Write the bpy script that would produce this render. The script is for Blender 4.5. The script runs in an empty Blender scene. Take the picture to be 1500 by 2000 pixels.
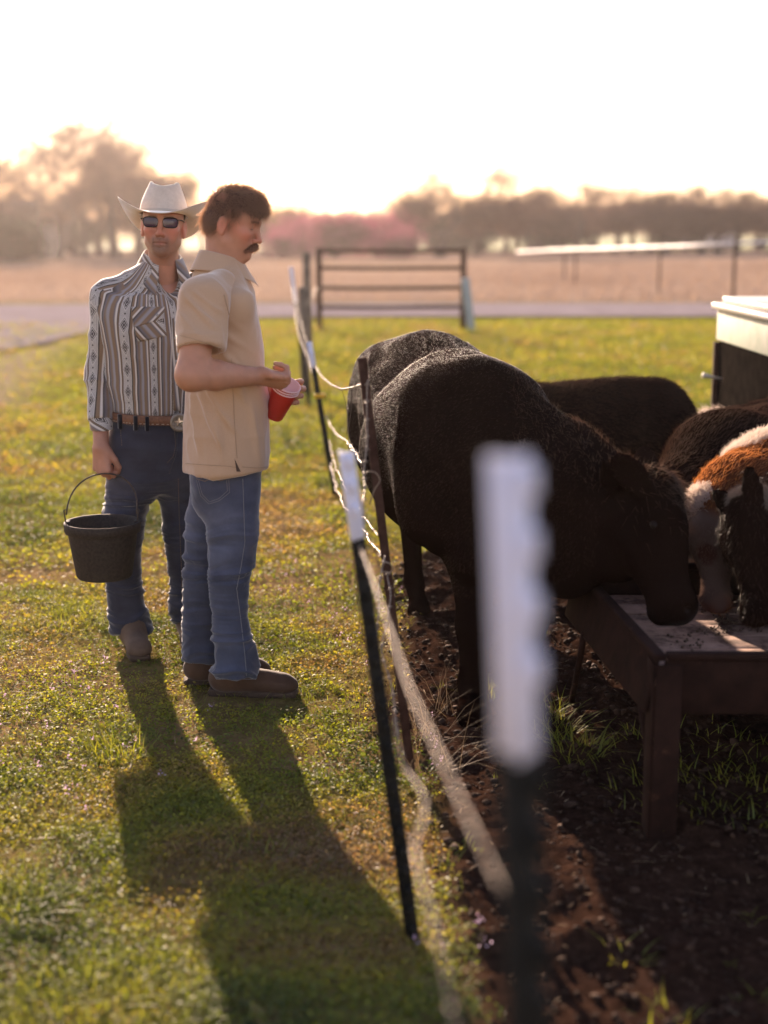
import bpy, bmesh, math, random
import numpy as np
import openvdb
from mathutils import Vector, Matrix
from mathutils.bvhtree import BVHTree
random.seed(7); RNG = np.random.default_rng(7)
scene = bpy.context.scene
COL = scene.collection
R = math.radians

# ------------------------------------------------------------------ camera, sky, sun, exposure
FPX = 2778.0; PITCH = math.atan(550 / FPX); CAMZ = 1.65
cam_data = bpy.data.cameras.new('camera'); cam = bpy.data.objects.new('camera', cam_data); COL.objects.link(cam)
cam.location = (0, 0, CAMZ); cam.rotation_euler = (math.pi / 2 - PITCH, 0, 0)
cam_data.sensor_fit = 'VERTICAL'; cam_data.sensor_height = 36; cam_data.lens = 50.0
cam_data.clip_start = 0.05; cam_data.clip_end = 3000
cam_data.dof.use_dof = True; cam_data.dof.focus_distance = 5.1; cam_data.dof.aperture_fstop = 1.4
scene.camera = cam
SUN_EL, SUN_AZ = 17.5, 16.5          # azimuth measured from +Y towards -X
world = bpy.data.worlds.new('World'); scene.world = world; world.use_nodes = True
wn = world.node_tree.nodes; bg = wn['Background']
sky = wn.new('ShaderNodeTexSky'); sky.sky_type = 'NISHITA'; sky.sun_disc = False
sky.sun_elevation = R(SUN_EL); sky.sun_rotation = R(-SUN_AZ); sky.dust_density = 0.4; sky.air_density = 1.0; sky.ozone_density = 1.5
tint = wn.new('ShaderNodeMix'); tint.data_type = 'RGBA'; tint.blend_type = 'MULTIPLY'; tint.inputs[0].default_value = 1; tint.inputs[7].default_value = (1.15, .86, .82, 1)   # warm white balance of the photograph
world.node_tree.links.new(sky.outputs[0], tint.inputs[6]); world.node_tree.links.new(tint.outputs[2], bg.inputs[0]); bg.inputs[1].default_value = 0.105
sl = bpy.data.lights.new('sun', 'SUN'); sl.energy = 5.0; sl.angle = R(0.6); sl.color = (1.0, 0.76, 0.58)
sun = bpy.data.objects.new('sun', sl); COL.objects.link(sun)
SUN = Vector((-math.sin(R(SUN_AZ)) * math.cos(R(SUN_EL)), math.cos(R(SUN_AZ)) * math.cos(R(SUN_EL)), math.sin(R(SUN_EL))))
sun.rotation_euler = SUN.to_track_quat('Z', 'Y').to_euler(); sun.location = SUN * 30
scene.view_settings.view_transform = 'Standard'; scene.view_settings.look = 'None'
scene.view_settings.exposure = 1.6; scene.view_settings.gamma = 1.0; scene.view_settings.use_curve_mapping = False
scene.cycles.use_denoising = True
scene.cycles.max_bounces = 8; scene.cycles.diffuse_bounces = 3; scene.cycles.glossy_bounces = 2
scene.cycles.transmission_bounces = 6; scene.cycles.transparent_max_bounces = 6; scene.cycles.volume_bounces = 0
scene.cycles.caustics_reflective = False; scene.cycles.caustics_refractive = False
scene.cycles.sample_clamp_indirect = 4.0

# ------------------------------------------------------------------ photograph measurements -> world
CP, SP = math.cos(PITCH), math.sin(PITCH)
def ray(px, py):
    u = (px - 750) / FPX; v = (1000 - py) / FPX
    return np.array([u, CP + v * SP, -SP + v * CP])
def P(px, py, Y):
    d = ray(px, py); t = Y / d[1]
    return np.array([d[0] * t, Y, CAMZ + d[2] * t])
def G(px, py, z=0.0):
    d = ray(px, py); t = (z - CAMZ) / d[2]
    return np.array([d[0] * t, d[1] * t, z])
def mpp(py, Y, z=1.0):           # metres per pixel at a depth
    return (Y * CP + (CAMZ - z) * SP) / FPX

# ------------------------------------------------------------------ noise (numpy)
_NT = np.random.default_rng(3).random((64, 64, 64)).astype(np.float32)
def noise(p, s=1.0, off=0.0):
    if np.isscalar(s): q = p * s + off
    else: q = p * np.asarray(s) + off
    i = np.floor(q).astype(int); f = q - i; f = f * f * (3 - 2 * f)
    i &= 63; j = (i + 1) & 63
    x0, y0, z0 = i[..., 0], i[..., 1], i[..., 2]; x1, y1, z1 = j[..., 0], j[..., 1], j[..., 2]
    fx, fy, fz = f[..., 0], f[..., 1], f[..., 2]
    T = _NT
    a = T[x0, y0, z0] * (1 - fx) + T[x1, y0, z0] * fx; b = T[x0, y1, z0] * (1 - fx) + T[x1, y1, z0] * fx
    c = T[x0, y0, z1] * (1 - fx) + T[x1, y0, z1] * fx; d = T[x0, y1, z1] * (1 - fx) + T[x1, y1, z1] * fx
    return (a * (1 - fy) + b * fy) * (1 - fz) + (c * (1 - fy) + d * fy) * fz
def ridge(p, s, off=0.0):
    return (1 - np.abs(2 * noise(p, s, off) - 1)) ** 2
def sstep(a, b, x):
    t = np.clip((x - a) / (b - a), 0, 1); return t * t * (3 - 2 * t)
def unit(v):
    v = np.asarray(v, float); return v / np.linalg.norm(v)
def frame(o, f, up=(0, 0, 1)):
    """local x = forward, y = left, z = up -> world, rows of R^T"""
    f = unit(f); l = unit(np.cross(up, f)); u = np.cross(f, l)
    return np.array(o, float), np.stack([f, l, u])       # p_world = o + p_local @ M
class Fr:
    def __init__(s, o, f, up=(0, 0, 1)): s.o, s.M = frame(o, f, up)
    def w(s, p): return s.o + np.asarray(p, float) @ s.M
    def l(s, p): return (np.asarray(p, float) - s.o) @ s.M.T

# ------------------------------------------------------------------ materials
def mat(name, color=(.5, .5, .5), rough=.7, metal=0, spec=.5, sheen=0, sss=0, trans=0, **k):
    m = bpy.data.materials.new(name); m.use_nodes = True
    b = m.node_tree.nodes['Principled BSDF']
    b.inputs['Base Color'].default_value = (*color, 1); b.inputs['Roughness'].default_value = rough
    b.inputs['Metallic'].default_value = metal; b.inputs['Specular IOR Level'].default_value = spec
    if spec <= .05: b.inputs['IOR'].default_value = 1.01      # bone-dry, no gleam at grazing angles
    b.inputs['Sheen Weight'].default_value = sheen
    if sheen: b.inputs['Sheen Roughness'].default_value = .4
    b.inputs['Subsurface Weight'].default_value = sss
    if sss: b.inputs['Subsurface Radius'].default_value = (1, .3, .15); b.inputs['Subsurface Scale'].default_value = .012
    return m
class NT:
    def __init__(s, m): s.m = m; s.t = m.node_tree; s.n = s.t.nodes; s.b = s.n.get('Principled BSDF'); s.out = s.n['Material Output']
    def new(s, ty, **k):
        n = s.n.new('ShaderNode' + ty)
        for a, v in k.items(): setattr(n, a, v)
        return n
    def lk(s, a, b): s.t.links.new(a, b)
    def math(s, op, a, b=None, c=None):
        n = s.new('Math', operation=op)
        for i, v in enumerate((a, b, c)):
            if v is None: continue
            if isinstance(v, (int, float)): n.inputs[i].default_value = v
            else: s.lk(v, n.inputs[i])
        return n.outputs[0]
    def noise(s, scale, detail=3, rough=.6, vec=None, dist=0):
        n = s.new('TexNoise'); n.inputs['Scale'].default_value = scale; n.inputs['Detail'].default_value = detail
        n.inputs['Roughness'].default_value = rough; n.inputs['Distortion'].default_value = dist
        if vec is None: vec = s.obj()
        s.lk(vec, n.inputs['Vector']); return n.outputs['Fac']
    def obj(s):
        if not hasattr(s, '_o'): s._o = s.new('TexCoord').outputs['Object']
        return s._o
    def geo(s):
        if not hasattr(s, '_g'): s._g = s.new('NewGeometry').outputs['Position']
        return s._g
    def attr(s, name):
        n = s.new('Attribute'); n.attribute_name = name; return n
    def ramp(s, fac, stops, interp='LINEAR'):
        n = s.new('ValToRGB'); n.color_ramp.interpolation = interp; e = n.color_ramp.elements
        while len(e) < len(stops): e.new(.5)
        for i, (p, c) in enumerate(stops):
            e[i].position = p; e[i].color = (*c, 1) if len(c) == 3 else c
        s.lk(fac, n.inputs[0]); return n.outputs[0]
    def mix(s, fac, a, b, mode='MIX'):
        n = s.new('Mix', data_type='RGBA', blend_type=mode)
        for i, v in ((0, fac), (6, a), (7, b)):
            if isinstance(v, (int, float)): n.inputs[i].default_value = v
            elif isinstance(v, tuple): n.inputs[i].default_value = (*v, 1)
            else: s.lk(v, n.inputs[i])
        return n.outputs[2]
    def bump(s, h, strength=.3, dist=.01, to=None):
        n = s.new('Bump'); n.inputs['Strength'].default_value = strength; n.inputs['Distance'].default_value = dist
        s.lk(h, n.inputs['Height'])
        for b in (to or [s.b]): s.lk(n.outputs[0], b.inputs['Normal'])
        return n.outputs[0]
def noisy(name, c1, c2, scale=20, rough=.8, bump=.3, bdist=.005, metal=0, spec=.4, detail=4, sheen=0):
    m = mat(name, c1, rough, metal, spec, sheen); t = NT(m); f = t.noise(scale, detail)
    t.lk(t.ramp(f, [(.3, c1), (.7, c2)]), t.b.inputs['Base Color'])
    if bump: t.bump(t.noise(scale * 2.5, detail), bump, bdist)
    return m
def attr_mat(name, rough=.6, spec=.4, sss=0, bump=0, bscale=300, sheen=0, metal=0):
    m = mat(name, (.5, .5, .5), rough, metal, spec, sheen, sss); t = NT(m)
    t.lk(t.attr('Col').outputs['Color'], t.b.inputs['Base Color'])
    if bump: t.bump(t.noise(bscale, 3), bump, .002)
    return m
def leafy(name, stops, trans=.5, rough=.6, tint=(1.25, 1.2, .6)):
    """two-sided thin leaf: diffuse + translucent, colour picked by the per-leaf attribute"""
    m = bpy.data.materials.new(name); m.use_nodes = True; t = NT(m); t.n.remove(t.b)
    c = t.ramp(t.attr('rnd').outputs['Fac'], stops)
    d = t.new('BsdfDiffuse'); tr = t.new('BsdfTranslucent'); g = t.new('BsdfGlossy'); g.inputs['Roughness'].default_value = .5
    g.inputs['Color'].default_value = (1, 1, 1, 1)
    t.lk(c, d.inputs['Color']); t.lk(t.mix(1.0, c, tint, 'MULTIPLY'), tr.inputs['Color'])
    m1 = t.new('MixShader'); m1.inputs[0].default_value = trans; t.lk(d.outputs[0], m1.inputs[1]); t.lk(tr.outputs[0], m1.inputs[2])
    m2 = t.new('MixShader'); m2.inputs[0].default_value = .03; t.lk(m1.outputs[0], m2.inputs[1]); t.lk(g.outputs[0], m2.inputs[2])
    t.lk(m2.outputs[0], t.out.inputs['Surface']); return m

def strand_mat(name, c, tc, tr=.45, gl=.08, rough=.3):
    """hair strands: diffuse, light shining through, and a soft gleam"""
    m = bpy.data.materials.new(name); m.use_nodes = True; t = NT(m); t.n.remove(t.b)
    d = t.new('BsdfDiffuse'); d.inputs['Color'].default_value = (*c, 1); r = t.new('BsdfTranslucent'); r.inputs['Color'].default_value = (*tc, 1)
    g = t.new('BsdfGlossy'); g.inputs['Roughness'].default_value = rough; g.inputs['Color'].default_value = (1, .85, .7, 1)
    a = t.new('MixShader'); a.inputs[0].default_value = tr; t.lk(d.outputs[0], a.inputs[1]); t.lk(r.outputs[0], a.inputs[2])
    b = t.new('MixShader'); b.inputs[0].default_value = gl; t.lk(a.outputs[0], b.inputs[1]); t.lk(g.outputs[0], b.inputs[2]); t.lk(b.outputs[0], t.out.inputs['Surface']); return m

# ------------------------------------------------------------------ objects
def tag(o, label=None, cat=None, group=None, kind=None):
    if label: o['label'] = label
    if cat: o['category'] = cat
    if group: o['group'] = group
    if kind: o['kind'] = kind
    return o
def empty(name, loc, label, cat, group=None):
    o = bpy.data.objects.new(name, None); COL.objects.link(o); o.location = tuple(map(float, loc)); o.empty_display_size = .1
    return tag(o, label, cat, group)
def link(name, me, m, parent=None, smooth=True, loc=None):
    o = bpy.data.objects.new(name, me); COL.objects.link(o)
    if m is not None and len(me.materials) == 0:
        for mm in (m if isinstance(m, (list, tuple)) else [m]): me.materials.append(mm)
    if smooth and me.polygons: me.polygons.foreach_set('use_smooth', np.ones(len(me.polygons), bool))
    if parent is not None:
        o.parent = parent; o.matrix_parent_inverse = Matrix.Translation(-Vector(parent.location))
    if loc is not None: o.location = loc
    return o
def mesh_np(name, v, f, col=None, rnd=None, uv=None):
    """v (N,3), f (M,k) arrays or list of arrays with k=3/4"""
    me = bpy.data.meshes.new(name); v = np.asarray(v, np.float32)
    fl = f if isinstance(f, list) and isinstance(f[0], np.ndarray) else [f]; fl = [np.asarray(a, np.int32) for a in fl if len(a)]
    me.vertices.add(len(v)); me.vertices.foreach_set('co', v.ravel())
    idx = np.concatenate([a.ravel() for a in fl]); cnt = np.concatenate([np.full(len(a), a.shape[1], np.int32) for a in fl])
    me.loops.add(len(idx)); me.loops.foreach_set('vertex_index', idx)
    me.polygons.add(len(cnt)); st = np.concatenate([[0], np.cumsum(cnt)[:-1]]).astype(np.int32)
    me.polygons.foreach_set('loop_start', st); me.polygons.foreach_set('loop_total', cnt)
    me.update(calc_edges=True); me.validate()
    if col is not None:
        a = me.attributes.new('Col', 'FLOAT_COLOR', 'POINT'); c = np.ones((len(v), 4), np.float32); c[:, :3] = col; a.data.foreach_set('color', c.ravel())
    if rnd is not None:
        a = me.attributes.new('rnd', 'FLOAT', 'POINT'); a.data.foreach_set('value', np.asarray(rnd, np.float32).ravel())
    if uv is not None:
        a = me.attributes.new('pat', 'FLOAT2', 'CORNER'); a.data.foreach_set('vector', np.asarray(uv, np.float32).ravel())
    return me
class MB:
    """collects simple solids into one mesh"""
    def __init__(s): s.v = []; s.f3 = []; s.f4 = []; s.n = 0
    def add(s, v, f):
        v = np.asarray(v, float); s.v.append(v)
        for q in f:
            (s.f3 if len(q) == 3 else s.f4).append([i + s.n for i in q])
        s.n += len(v); return s
    def box(s, c, half, M=None):
        k = np.array([[x, y, z] for x in (-1, 1) for y in (-1, 1) for z in (-1, 1)], float) * np.asarray(half)
        if M is not None: k = k @ np.asarray(M)
        return s.add(k + np.asarray(c), [(0, 1, 3, 2), (4, 6, 7, 5), (0, 4, 5, 1), (2, 3, 7, 6), (0, 2, 6, 4), (1, 5, 7, 3)])
    def beam(s, a, b, w, h, up=(0, 0, 1)):
        a, b = np.asarray(a, float), np.asarray(b, float); x = unit(b - a); y = unit(np.cross(up, x)); z = np.cross(x, y)
        return s.box((a + b) / 2, (np.linalg.norm(b - a) / 2, w / 2, h / 2), np.stack([x, y, z]))
    def tube(s, pts, r, n=8, cap=True, closed=False):
        pts = np.asarray(pts, float); m = len(pts); r = np.broadcast_to(np.asarray(r, float), (m,))
        t = np.gradient(pts, axis=0) if not closed else (np.roll(pts, -1, 0) - np.roll(pts, 1, 0))
        t /= np.linalg.norm(t, axis=1)[:, None] + 1e-9
        up = np.array([0, 0, 1.]) if abs(t[0][2]) < .9 else np.array([1., 0, 0])
        x = unit(np.cross(up, t[0])); V = []
        for i in range(m):
            x = x - t[i] * np.dot(x, t[i]); x /= np.linalg.norm(x) + 1e-9; y = np.cross(t[i], x)
            a = np.arange(n) * 2 * math.pi / n
            V.append(pts[i] + r[i] * (np.cos(a)[:, None] * x + np.sin(a)[:, None] * y))
        F = []
        for i in range(m if closed else m - 1):
            k = (i + 1) % m
            for j in range(n): F.append((i * n + j, i * n + (j + 1) % n, k * n + (j + 1) % n, k * n + j))
        V = np.concatenate(V)
        if cap and not closed:
            F += [tuple([j for j in (0, n - 1 - q, n - 2 - q)]) for q in range(n - 2)]
            b = (m - 1) * n; F += [(b, b + q + 1, b + q + 2) for q in range(n - 2)]
        return s.add(V, F)
    def lathe(s, prof, n=32, o=(0, 0, 0), M=None, close=False):
        V = []; F = []
        for (r, z) in prof:
            a = np.arange(n) * 2 * math.pi / n; V.append(np.stack([r * np.cos(a), r * np.sin(a), np.full(n, z)], 1))
        V = np.concatenate(V)
        if M is not None: V = V @ np.asarray(M)
        m = len(prof)
        for i in range(m - 1 + (1 if close else 0)):
            k = (i + 1) % m
            for j in range(n): F.append((i * n + j, i * n + (j + 1) % n, k * n + (j + 1) % n, k * n + j))
        return s.add(V + np.asarray(o), F)
    def build(s, name, m, parent=None, smooth=False, col=None, rnd=None):
        v = np.concatenate(s.v); f = []
        if s.f3: f.append(np.array(s.f3))
        if s.f4: f.append(np.array(s.f4))
        o = link(name, mesh_np(name, v, f, col=col, rnd=rnd), m, parent, smooth); return o
def bevel(o, w=.003, seg=2):
    b = o.modifiers.new('bevel', 'BEVEL'); b.width = w; b.segments = seg; b.limit_method = 'ANGLE'; return o

# ------------------------------------------------------------------ signed-distance sculpting
class Vol:
    def __init__(s, lo, hi, h):
        s.lo = np.asarray(lo, float); s.h = h; s.n = np.ceil((np.asarray(hi) - s.lo) / h).astype(int) + 1
        s.d = np.full(s.n, .12, np.float32); s.ax = [s.lo[i] + h * np.arange(s.n[i]) for i in range(3)]
    def sub(s, lo, hi):
        a = np.clip(np.floor((np.asarray(lo) - s.lo) / s.h).astype(int), 0, s.n); b = np.clip(np.ceil((np.asarray(hi) - s.lo) / s.h).astype(int) + 1, 0, s.n)
        if (b <= a).any(): return None, None
        sl = tuple(slice(a[i], b[i]) for i in range(3))
        X, Y, Z = np.meshgrid(s.ax[0][sl[0]], s.ax[1][sl[1]], s.ax[2][sl[2]], indexing='ij', sparse=True)
        return sl, (X.astype(np.float32), Y.astype(np.float32), Z.astype(np.float32))
    def comb(s, sl, d2, k, op):
        d1 = s.d[sl]
        if op == 'add':
            if k <= 0: s.d[sl] = np.minimum(d1, d2); return
            h = np.clip(.5 + .5 * (d2 - d1) / k, 0, 1); s.d[sl] = d2 * (1 - h) + d1 * h - k * h * (1 - h)
        else:
            if k <= 0: s.d[sl] = np.maximum(d1, -d2); return
            h = np.clip(.5 - .5 * (d1 + d2) / k, 0, 1); s.d[sl] = d1 * (1 - h) + (-d2) * h + k * h * (1 - h)
    def cone(s, a, b, ra, rb=None, k=.02, op='add', flat=None):
        """rounded cone; flat=(axis, factor) squeezes the section along an axis (factor<1)"""
        rb = ra if rb is None else rb; a = np.asarray(a, float); b = np.asarray(b, float); m = max(ra, rb) + k + .02
        sl, c = s.sub(np.minimum(a, b) - m, np.maximum(a, b) + m)
        if sl is None: return s
        X, Y, Z = c; ab = b - a; L2 = max(ab @ ab, 1e-9)
        t = np.clip(((X - a[0]) * ab[0] + (Y - a[1]) * ab[1] + (Z - a[2]) * ab[2]) / L2, 0, 1)
        vx = X - a[0] - t * ab[0]; vy = Y - a[1] - t * ab[1]; vz = Z - a[2] - t * ab[2]
        q = vx * vx + vy * vy + vz * vz
        if flat is not None:
            u = unit(flat[0]); dd = vx * u[0] + vy * u[1] + vz * u[2]; q = q + dd * dd * (1 / flat[1] ** 2 - 1)
            d2 = (np.sqrt(q) - (ra + (rb - ra) * t)) * (flat[1] ** .5)
        else: d2 = np.sqrt(q) - (ra + (rb - ra) * t)
        s.comb(sl, d2.astype(np.float32), k, op); return s
    def ell(s, c, r, M=None, k=.02, op='add'):
        c = np.asarray(c, float); r = np.asarray(r, float); m = r.max() + k + .02
        sl, g = s.sub(c - m, c + m)
        if sl is None: return s
        x, y, z = g[0] - c[0], g[1] - c[1], g[2] - c[2]
        if M is not None:
            M = np.asarray(M); x, y, z = (x * M[i][0] + y * M[i][1] + z * M[i][2] for i in range(3))
        k0 = np.sqrt((x / r[0]) ** 2 + (y / r[1]) ** 2 + (z / r[2]) ** 2) + 1e-6
        k1 = np.sqrt((x / r[0] ** 2) ** 2 + (y / r[1] ** 2) ** 2 + (z / r[2] ** 2) ** 2) + 1e-6
        s.comb(sl, (k0 * (k0 - 1) / k1).astype(np.float32), k, op); return s
    def box(s, c, half, M=None, rnd=.01, k=.0, op='add'):
        c = np.asarray(c, float); half = np.asarray(half, float); m = np.linalg.norm(half) + k + .02
        sl, g = s.sub(c - m, c + m)
        if sl is None: return s
        x, y, z = g[0] - c[0], g[1] - c[1], g[2] - c[2]
        if M is not None:
            M = np.asarray(M); x, y, z = (x * M[i][0] + y * M[i][1] + z * M[i][2] for i in range(3))
        qx, qy, qz = np.abs(x) - half[0] + rnd, np.abs(y) - half[1] + rnd, np.abs(z) - half[2] + rnd
        d2 = np.sqrt(np.maximum(qx, 0) ** 2 + np.maximum(qy, 0) ** 2 + np.maximum(qz, 0) ** 2) + np.minimum(np.maximum(np.maximum(qx, qy), qz), 0) - rnd
        s.comb(sl, d2.astype(np.float32), k, op); return s
    def loft(s, rows, yaw=0.0, k=.02, op='add', n=2.3):
        """rows: (z, cx, cy, a, b) ascending z; a along yaw direction, b across"""
        rows = np.array(sorted(rows), float); m = rows[:, 3:].max() + .06
        lo = [rows[:, 1].min() - m, rows[:, 2].min() - m, rows[0, 0] - .06]; hi = [rows[:, 1].max() + m, rows[:, 2].max() + m, rows[-1, 0] + .06]
        sl, (X, Y, Z) = s.sub(lo, hi); z = Z[0, 0, :]
        def ip(i):     # smooth interpolation
            zz = rows[:, 0]; v = rows[:, i]
            if len(zz) < 3: return np.interp(z, zz, v)
            mm = np.gradient(v, zz); j = np.clip(np.searchsorted(zz, z) - 1, 0, len(zz) - 2); h = zz[j + 1] - zz[j]; t = np.clip((z - zz[j]) / h, 0, 1)
            return ((2 * t**3 - 3 * t**2 + 1) * v[j] + (t**3 - 2 * t**2 + t) * h * mm[j] + (-2 * t**3 + 3 * t**2) * v[j + 1] + (t**3 - t**2) * h * mm[j + 1])
        cx, cy, a, b = (ip(i)[None, None, :].astype(np.float32) for i in (1, 2, 3, 4))
        c_, s_ = math.cos(yaw), math.sin(yaw)
        u = ((X - cx) * c_ + (Y - cy) * s_) / a; v = (-(X - cx) * s_ + (Y - cy) * c_) / b
        rr = (np.abs(u) ** n + np.abs(v) ** n) ** (1 / n)
        d2 = (rr - 1) * np.minimum(a, b)
        dz = np.maximum(rows[0, 0] - Z, Z - rows[-1, 0])
        d2 = np.maximum(d2, dz + 0 * d2)
        s.comb(sl, d2.astype(np.float32), k, op); return s
    def cut(s, fn, k=0):
        """keep where fn(X,Y,Z) < 0"""
        X, Y, Z = np.meshgrid(*s.ax, indexing='ij', sparse=True); s.comb(tuple([slice(None)] * 3), (-fn(X, Y, Z)).astype(np.float32), k, 'sub'); return s
    def mesh(s):
        g = openvdb.FloatGrid(1.0); g.copyFromArray(s.d)
        pts, quads = g.convertToQuads(isovalue=0.0)
        pts = np.asarray(pts, float) * s.h + s.lo; quads = np.asarray(quads)[:, ::-1].astype(np.int64)
        # orientation check: signed volume must be positive
        a, b, c, d = (pts[quads[:, i]] for i in range(4))
        vol = np.einsum('ij,ij->i', a, np.cross(b, c)).sum() + np.einsum('ij,ij->i', a, np.cross(c, d)).sum()
        if vol < 0: quads = quads[:, ::-1]
        return pts, quads
def smooth_v(v, f, it=2, lam=.5):
    e = np.concatenate([f[:, [0, 1]], f[:, [1, 2]], f[:, [2, 3]], f[:, [3, 0]]]); n = len(v)
    for _ in range(it):
        acc = np.zeros_like(v); cnt = np.bincount(e[:, 0], minlength=n) + np.bincount(e[:, 1], minlength=n)
        for ax in range(3):
            acc[:, ax] = np.bincount(e[:, 0], v[e[:, 1], ax], n) + np.bincount(e[:, 1], v[e[:, 0], ax], n)
        v = v + lam * (acc / np.maximum(cnt, 1)[:, None] - v)
    return v
def vnorm(v, f):
    d1 = v[f[:, 2]] - v[f[:, 0]]; d2 = v[f[:, 3]] - v[f[:, 1]] if f.shape[1] == 4 else v[f[:, 1]] - v[f[:, 0]]
    fn = np.cross(d1, d2); n = np.zeros_like(v)
    for i in range(f.shape[1]):
        for ax in range(3): n[:, ax] += np.bincount(f[:, i], fn[:, ax], len(v))
    return n / (np.linalg.norm(n, axis=1)[:, None] + 1e-12)
class Skin:
    """finished sculpt: verts, faces, normals, with hair-root sampling and path projection"""
    def __init__(s, vol, it=2, fr=None, disp=None, lam=.5):
        v, f = vol.mesh(); v = smooth_v(v, f, it, lam)
        if fr is not None: v = fr.w(v)
        if disp is not None: n = vnorm(v, f); v = v + n * disp(v, n)[:, None]
        s.v, s.f = v, f; s.n = vnorm(v, f)
    def obj(s, name, m, parent, col=None, uv=None):
        c = col(s.v, s.n) if callable(col) else col
        s.o = link(name, mesh_np(name, s.v, s.f, col=c, uv=uv), m, parent); return s.o
    def merge(s, other):
        s.f = np.concatenate([s.f, other.f + len(s.v)]); s.v = np.concatenate([s.v, other.v]); s.n = np.concatenate([s.n, other.n]); return s
    def fcen(s): return s.v[s.f].mean(1)
    def sample(s, N, mask=None):
        c = s.fcen(); ar = np.linalg.norm(np.cross(s.v[s.f[:, 2]] - s.v[s.f[:, 0]], s.v[s.f[:, 3]] - s.v[s.f[:, 1]]), axis=1)
        nn = s.n[s.f].mean(1)
        if mask is not None: ar = ar * mask(c, nn)
        i = RNG.choice(len(ar), N, p=ar / ar.sum()); u, w = RNG.random(N)[:, None], RNG.random(N)[:, None]
        q = s.v[s.f[i]]; p = (q[:, 0] * (1 - u) + q[:, 1] * u) * (1 - w) + (q[:, 3] * (1 - u) + q[:, 2] * u) * w
        return p, nn[i]
    def bvh(s):
        if not hasattr(s, '_b'): s._b = BVHTree.FromPolygons([tuple(x) for x in s.v], [tuple(int(i) for i in q) for q in s.f])
        return s._b
    def hit(s, px, py, off=.001):
        d = Vector(ray(px, py)).normalized(); r = s.bvh().ray_cast(Vector((0, 0, CAMZ)), d)
        return None if r[0] is None else np.array(r[0] + r[1] * off)
    def trace(s, path, step=6, off=.001):
        out = []
        for a, b in zip(path[:-1], path[1:]):
            n = max(1, int(math.hypot(b[0] - a[0], b[1] - a[1]) / step))
            for i in range(n):
                h = s.hit(a[0] + (b[0] - a[0]) * i / n, a[1] + (b[1] - a[1]) * i / n, off)
                if h is not None and (not out or np.linalg.norm(h - out[-1]) < .12): out.append(h)
        h = s.hit(*path[-1], off)
        if h is not None: out.append(h)
        return np.array(out)
def hair(name, roots, P1, P2, P3, r0, r1, m, parent, label=None):
    """strands of four points"""
    n = len(roots); pts = np.stack([roots, P1, P2, P3], 1).reshape(-1, 3).astype(np.float32)
    hc = bpy.data.hair_curves.new(name); hc.add_curves([4] * n)
    hc.attributes['position'].data.foreach_set('vector', pts.ravel()) if 'position' in hc.attributes else None
    a = hc.attributes.get('radius') or hc.attributes.new('radius', 'FLOAT', 'POINT')
    a.data.foreach_set('value', np.tile(np.linspace(r0, r1, 4), n).astype(np.float32))
    hc.materials.append(m); o = bpy.data.objects.new(name, hc); COL.objects.link(o)
    if parent is not None: o.parent = parent; o.matrix_parent_inverse = Matrix.Translation(-Vector(parent.location))
    o['kind'] = 'stuff'
    return o
def fur(name, skin, N, length, flow, m, parent, mask=None, lift=.5, jit=.35, r=.0006, down=.2):
    p, n = skin.sample(N, mask); fl = flow(p, n) if callable(flow) else np.broadcast_to(np.asarray(flow, float), p.shape)
    fl = fl - n * (fl * n).sum(1)[:, None]; fl /= np.linalg.norm(fl, axis=1)[:, None] + 1e-6
    L = (length * (.6 + .8 * RNG.random(N)))[:, None]; j = RNG.normal(0, jit, (N, 3))
    d1 = n * lift + fl * (1 - lift) + j * .5; d1 /= np.linalg.norm(d1, axis=1)[:, None]
    d2 = n * lift * .6 + fl * (1.2 - lift) + j * .8 + np.array([0, 0, -down * .5]); d2 /= np.linalg.norm(d2, axis=1)[:, None]
    d3 = n * lift * .3 + fl * (1.3 - lift) + j + np.array([0, 0, -down]); d3 /= np.linalg.norm(d3, axis=1)[:, None]
    p0 = p - n * .002; p1 = p0 + d1 * L * .33; p2 = p1 + d2 * L * .33; p3 = p2 + d3 * L * .34
    return hair(name, p0, p1, p2, p3, r, r * .25, m, parent)
# ------------------------------------------------------------------ the ground
def poly_mask(x, y, pts, soft):
    """signed distance to polygon, >0 inside -> 0..1"""
    pts = np.asarray(pts, float); d = np.full(x.shape, 1e9); ins = np.zeros(x.shape, bool)
    for i in range(len(pts)):
        a = pts[i]; b = pts[(i + 1) % len(pts)]; ab = b - a
        t = np.clip(((x - a[0]) * ab[0] + (y - a[1]) * ab[1]) / (ab @ ab), 0, 1)
        d = np.minimum(d, np.hypot(x - a[0] - t * ab[0], y - a[1] - t * ab[1]))
        c = ((a[1] > y) != (b[1] > y)) & (x < (b[0] - a[0]) * (y - a[1]) / (b[1] - a[1] + 1e-12) + a[0]); ins ^= c
    return sstep(-soft, soft, np.where(ins, d, -d))
def fence_x(y):                       # the fence line, slightly crooked, drifting left as it recedes
    return np.interp(y, [0, 1.2, 3.2, 4.1, 6.0, 9.4, 14, 24.7], [.2, .14, .08, .08, -.06, -.32, -.62, -1.1])
MUD = [(fence_x(1) + .02, .6), (fence_x(3) + .0, 3), (fence_x(4.3) + .02, 4.3), (.0, 5.6), (.15, 7.2), (1.2, 8.2), (3.2, 8.0), (5, 6), (5, .6)]
ROAD_NEAR = [(-60, 15), (-30, 15.5), (-9, 17), (-5.6, 18.6), (-5.0, 20.8), (-4.8, 24.0), (-3.9, 26.2), (-2.2, 27.3), (0, 27.6), (70, 27.2)]
ROAD_FAR = [(70, 32.6), (0, 32.6), (-5, 32.4), (-14, 31.5), (-60, 30.0)]
ROAD = ROAD_NEAR + ROAD_FAR
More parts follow.
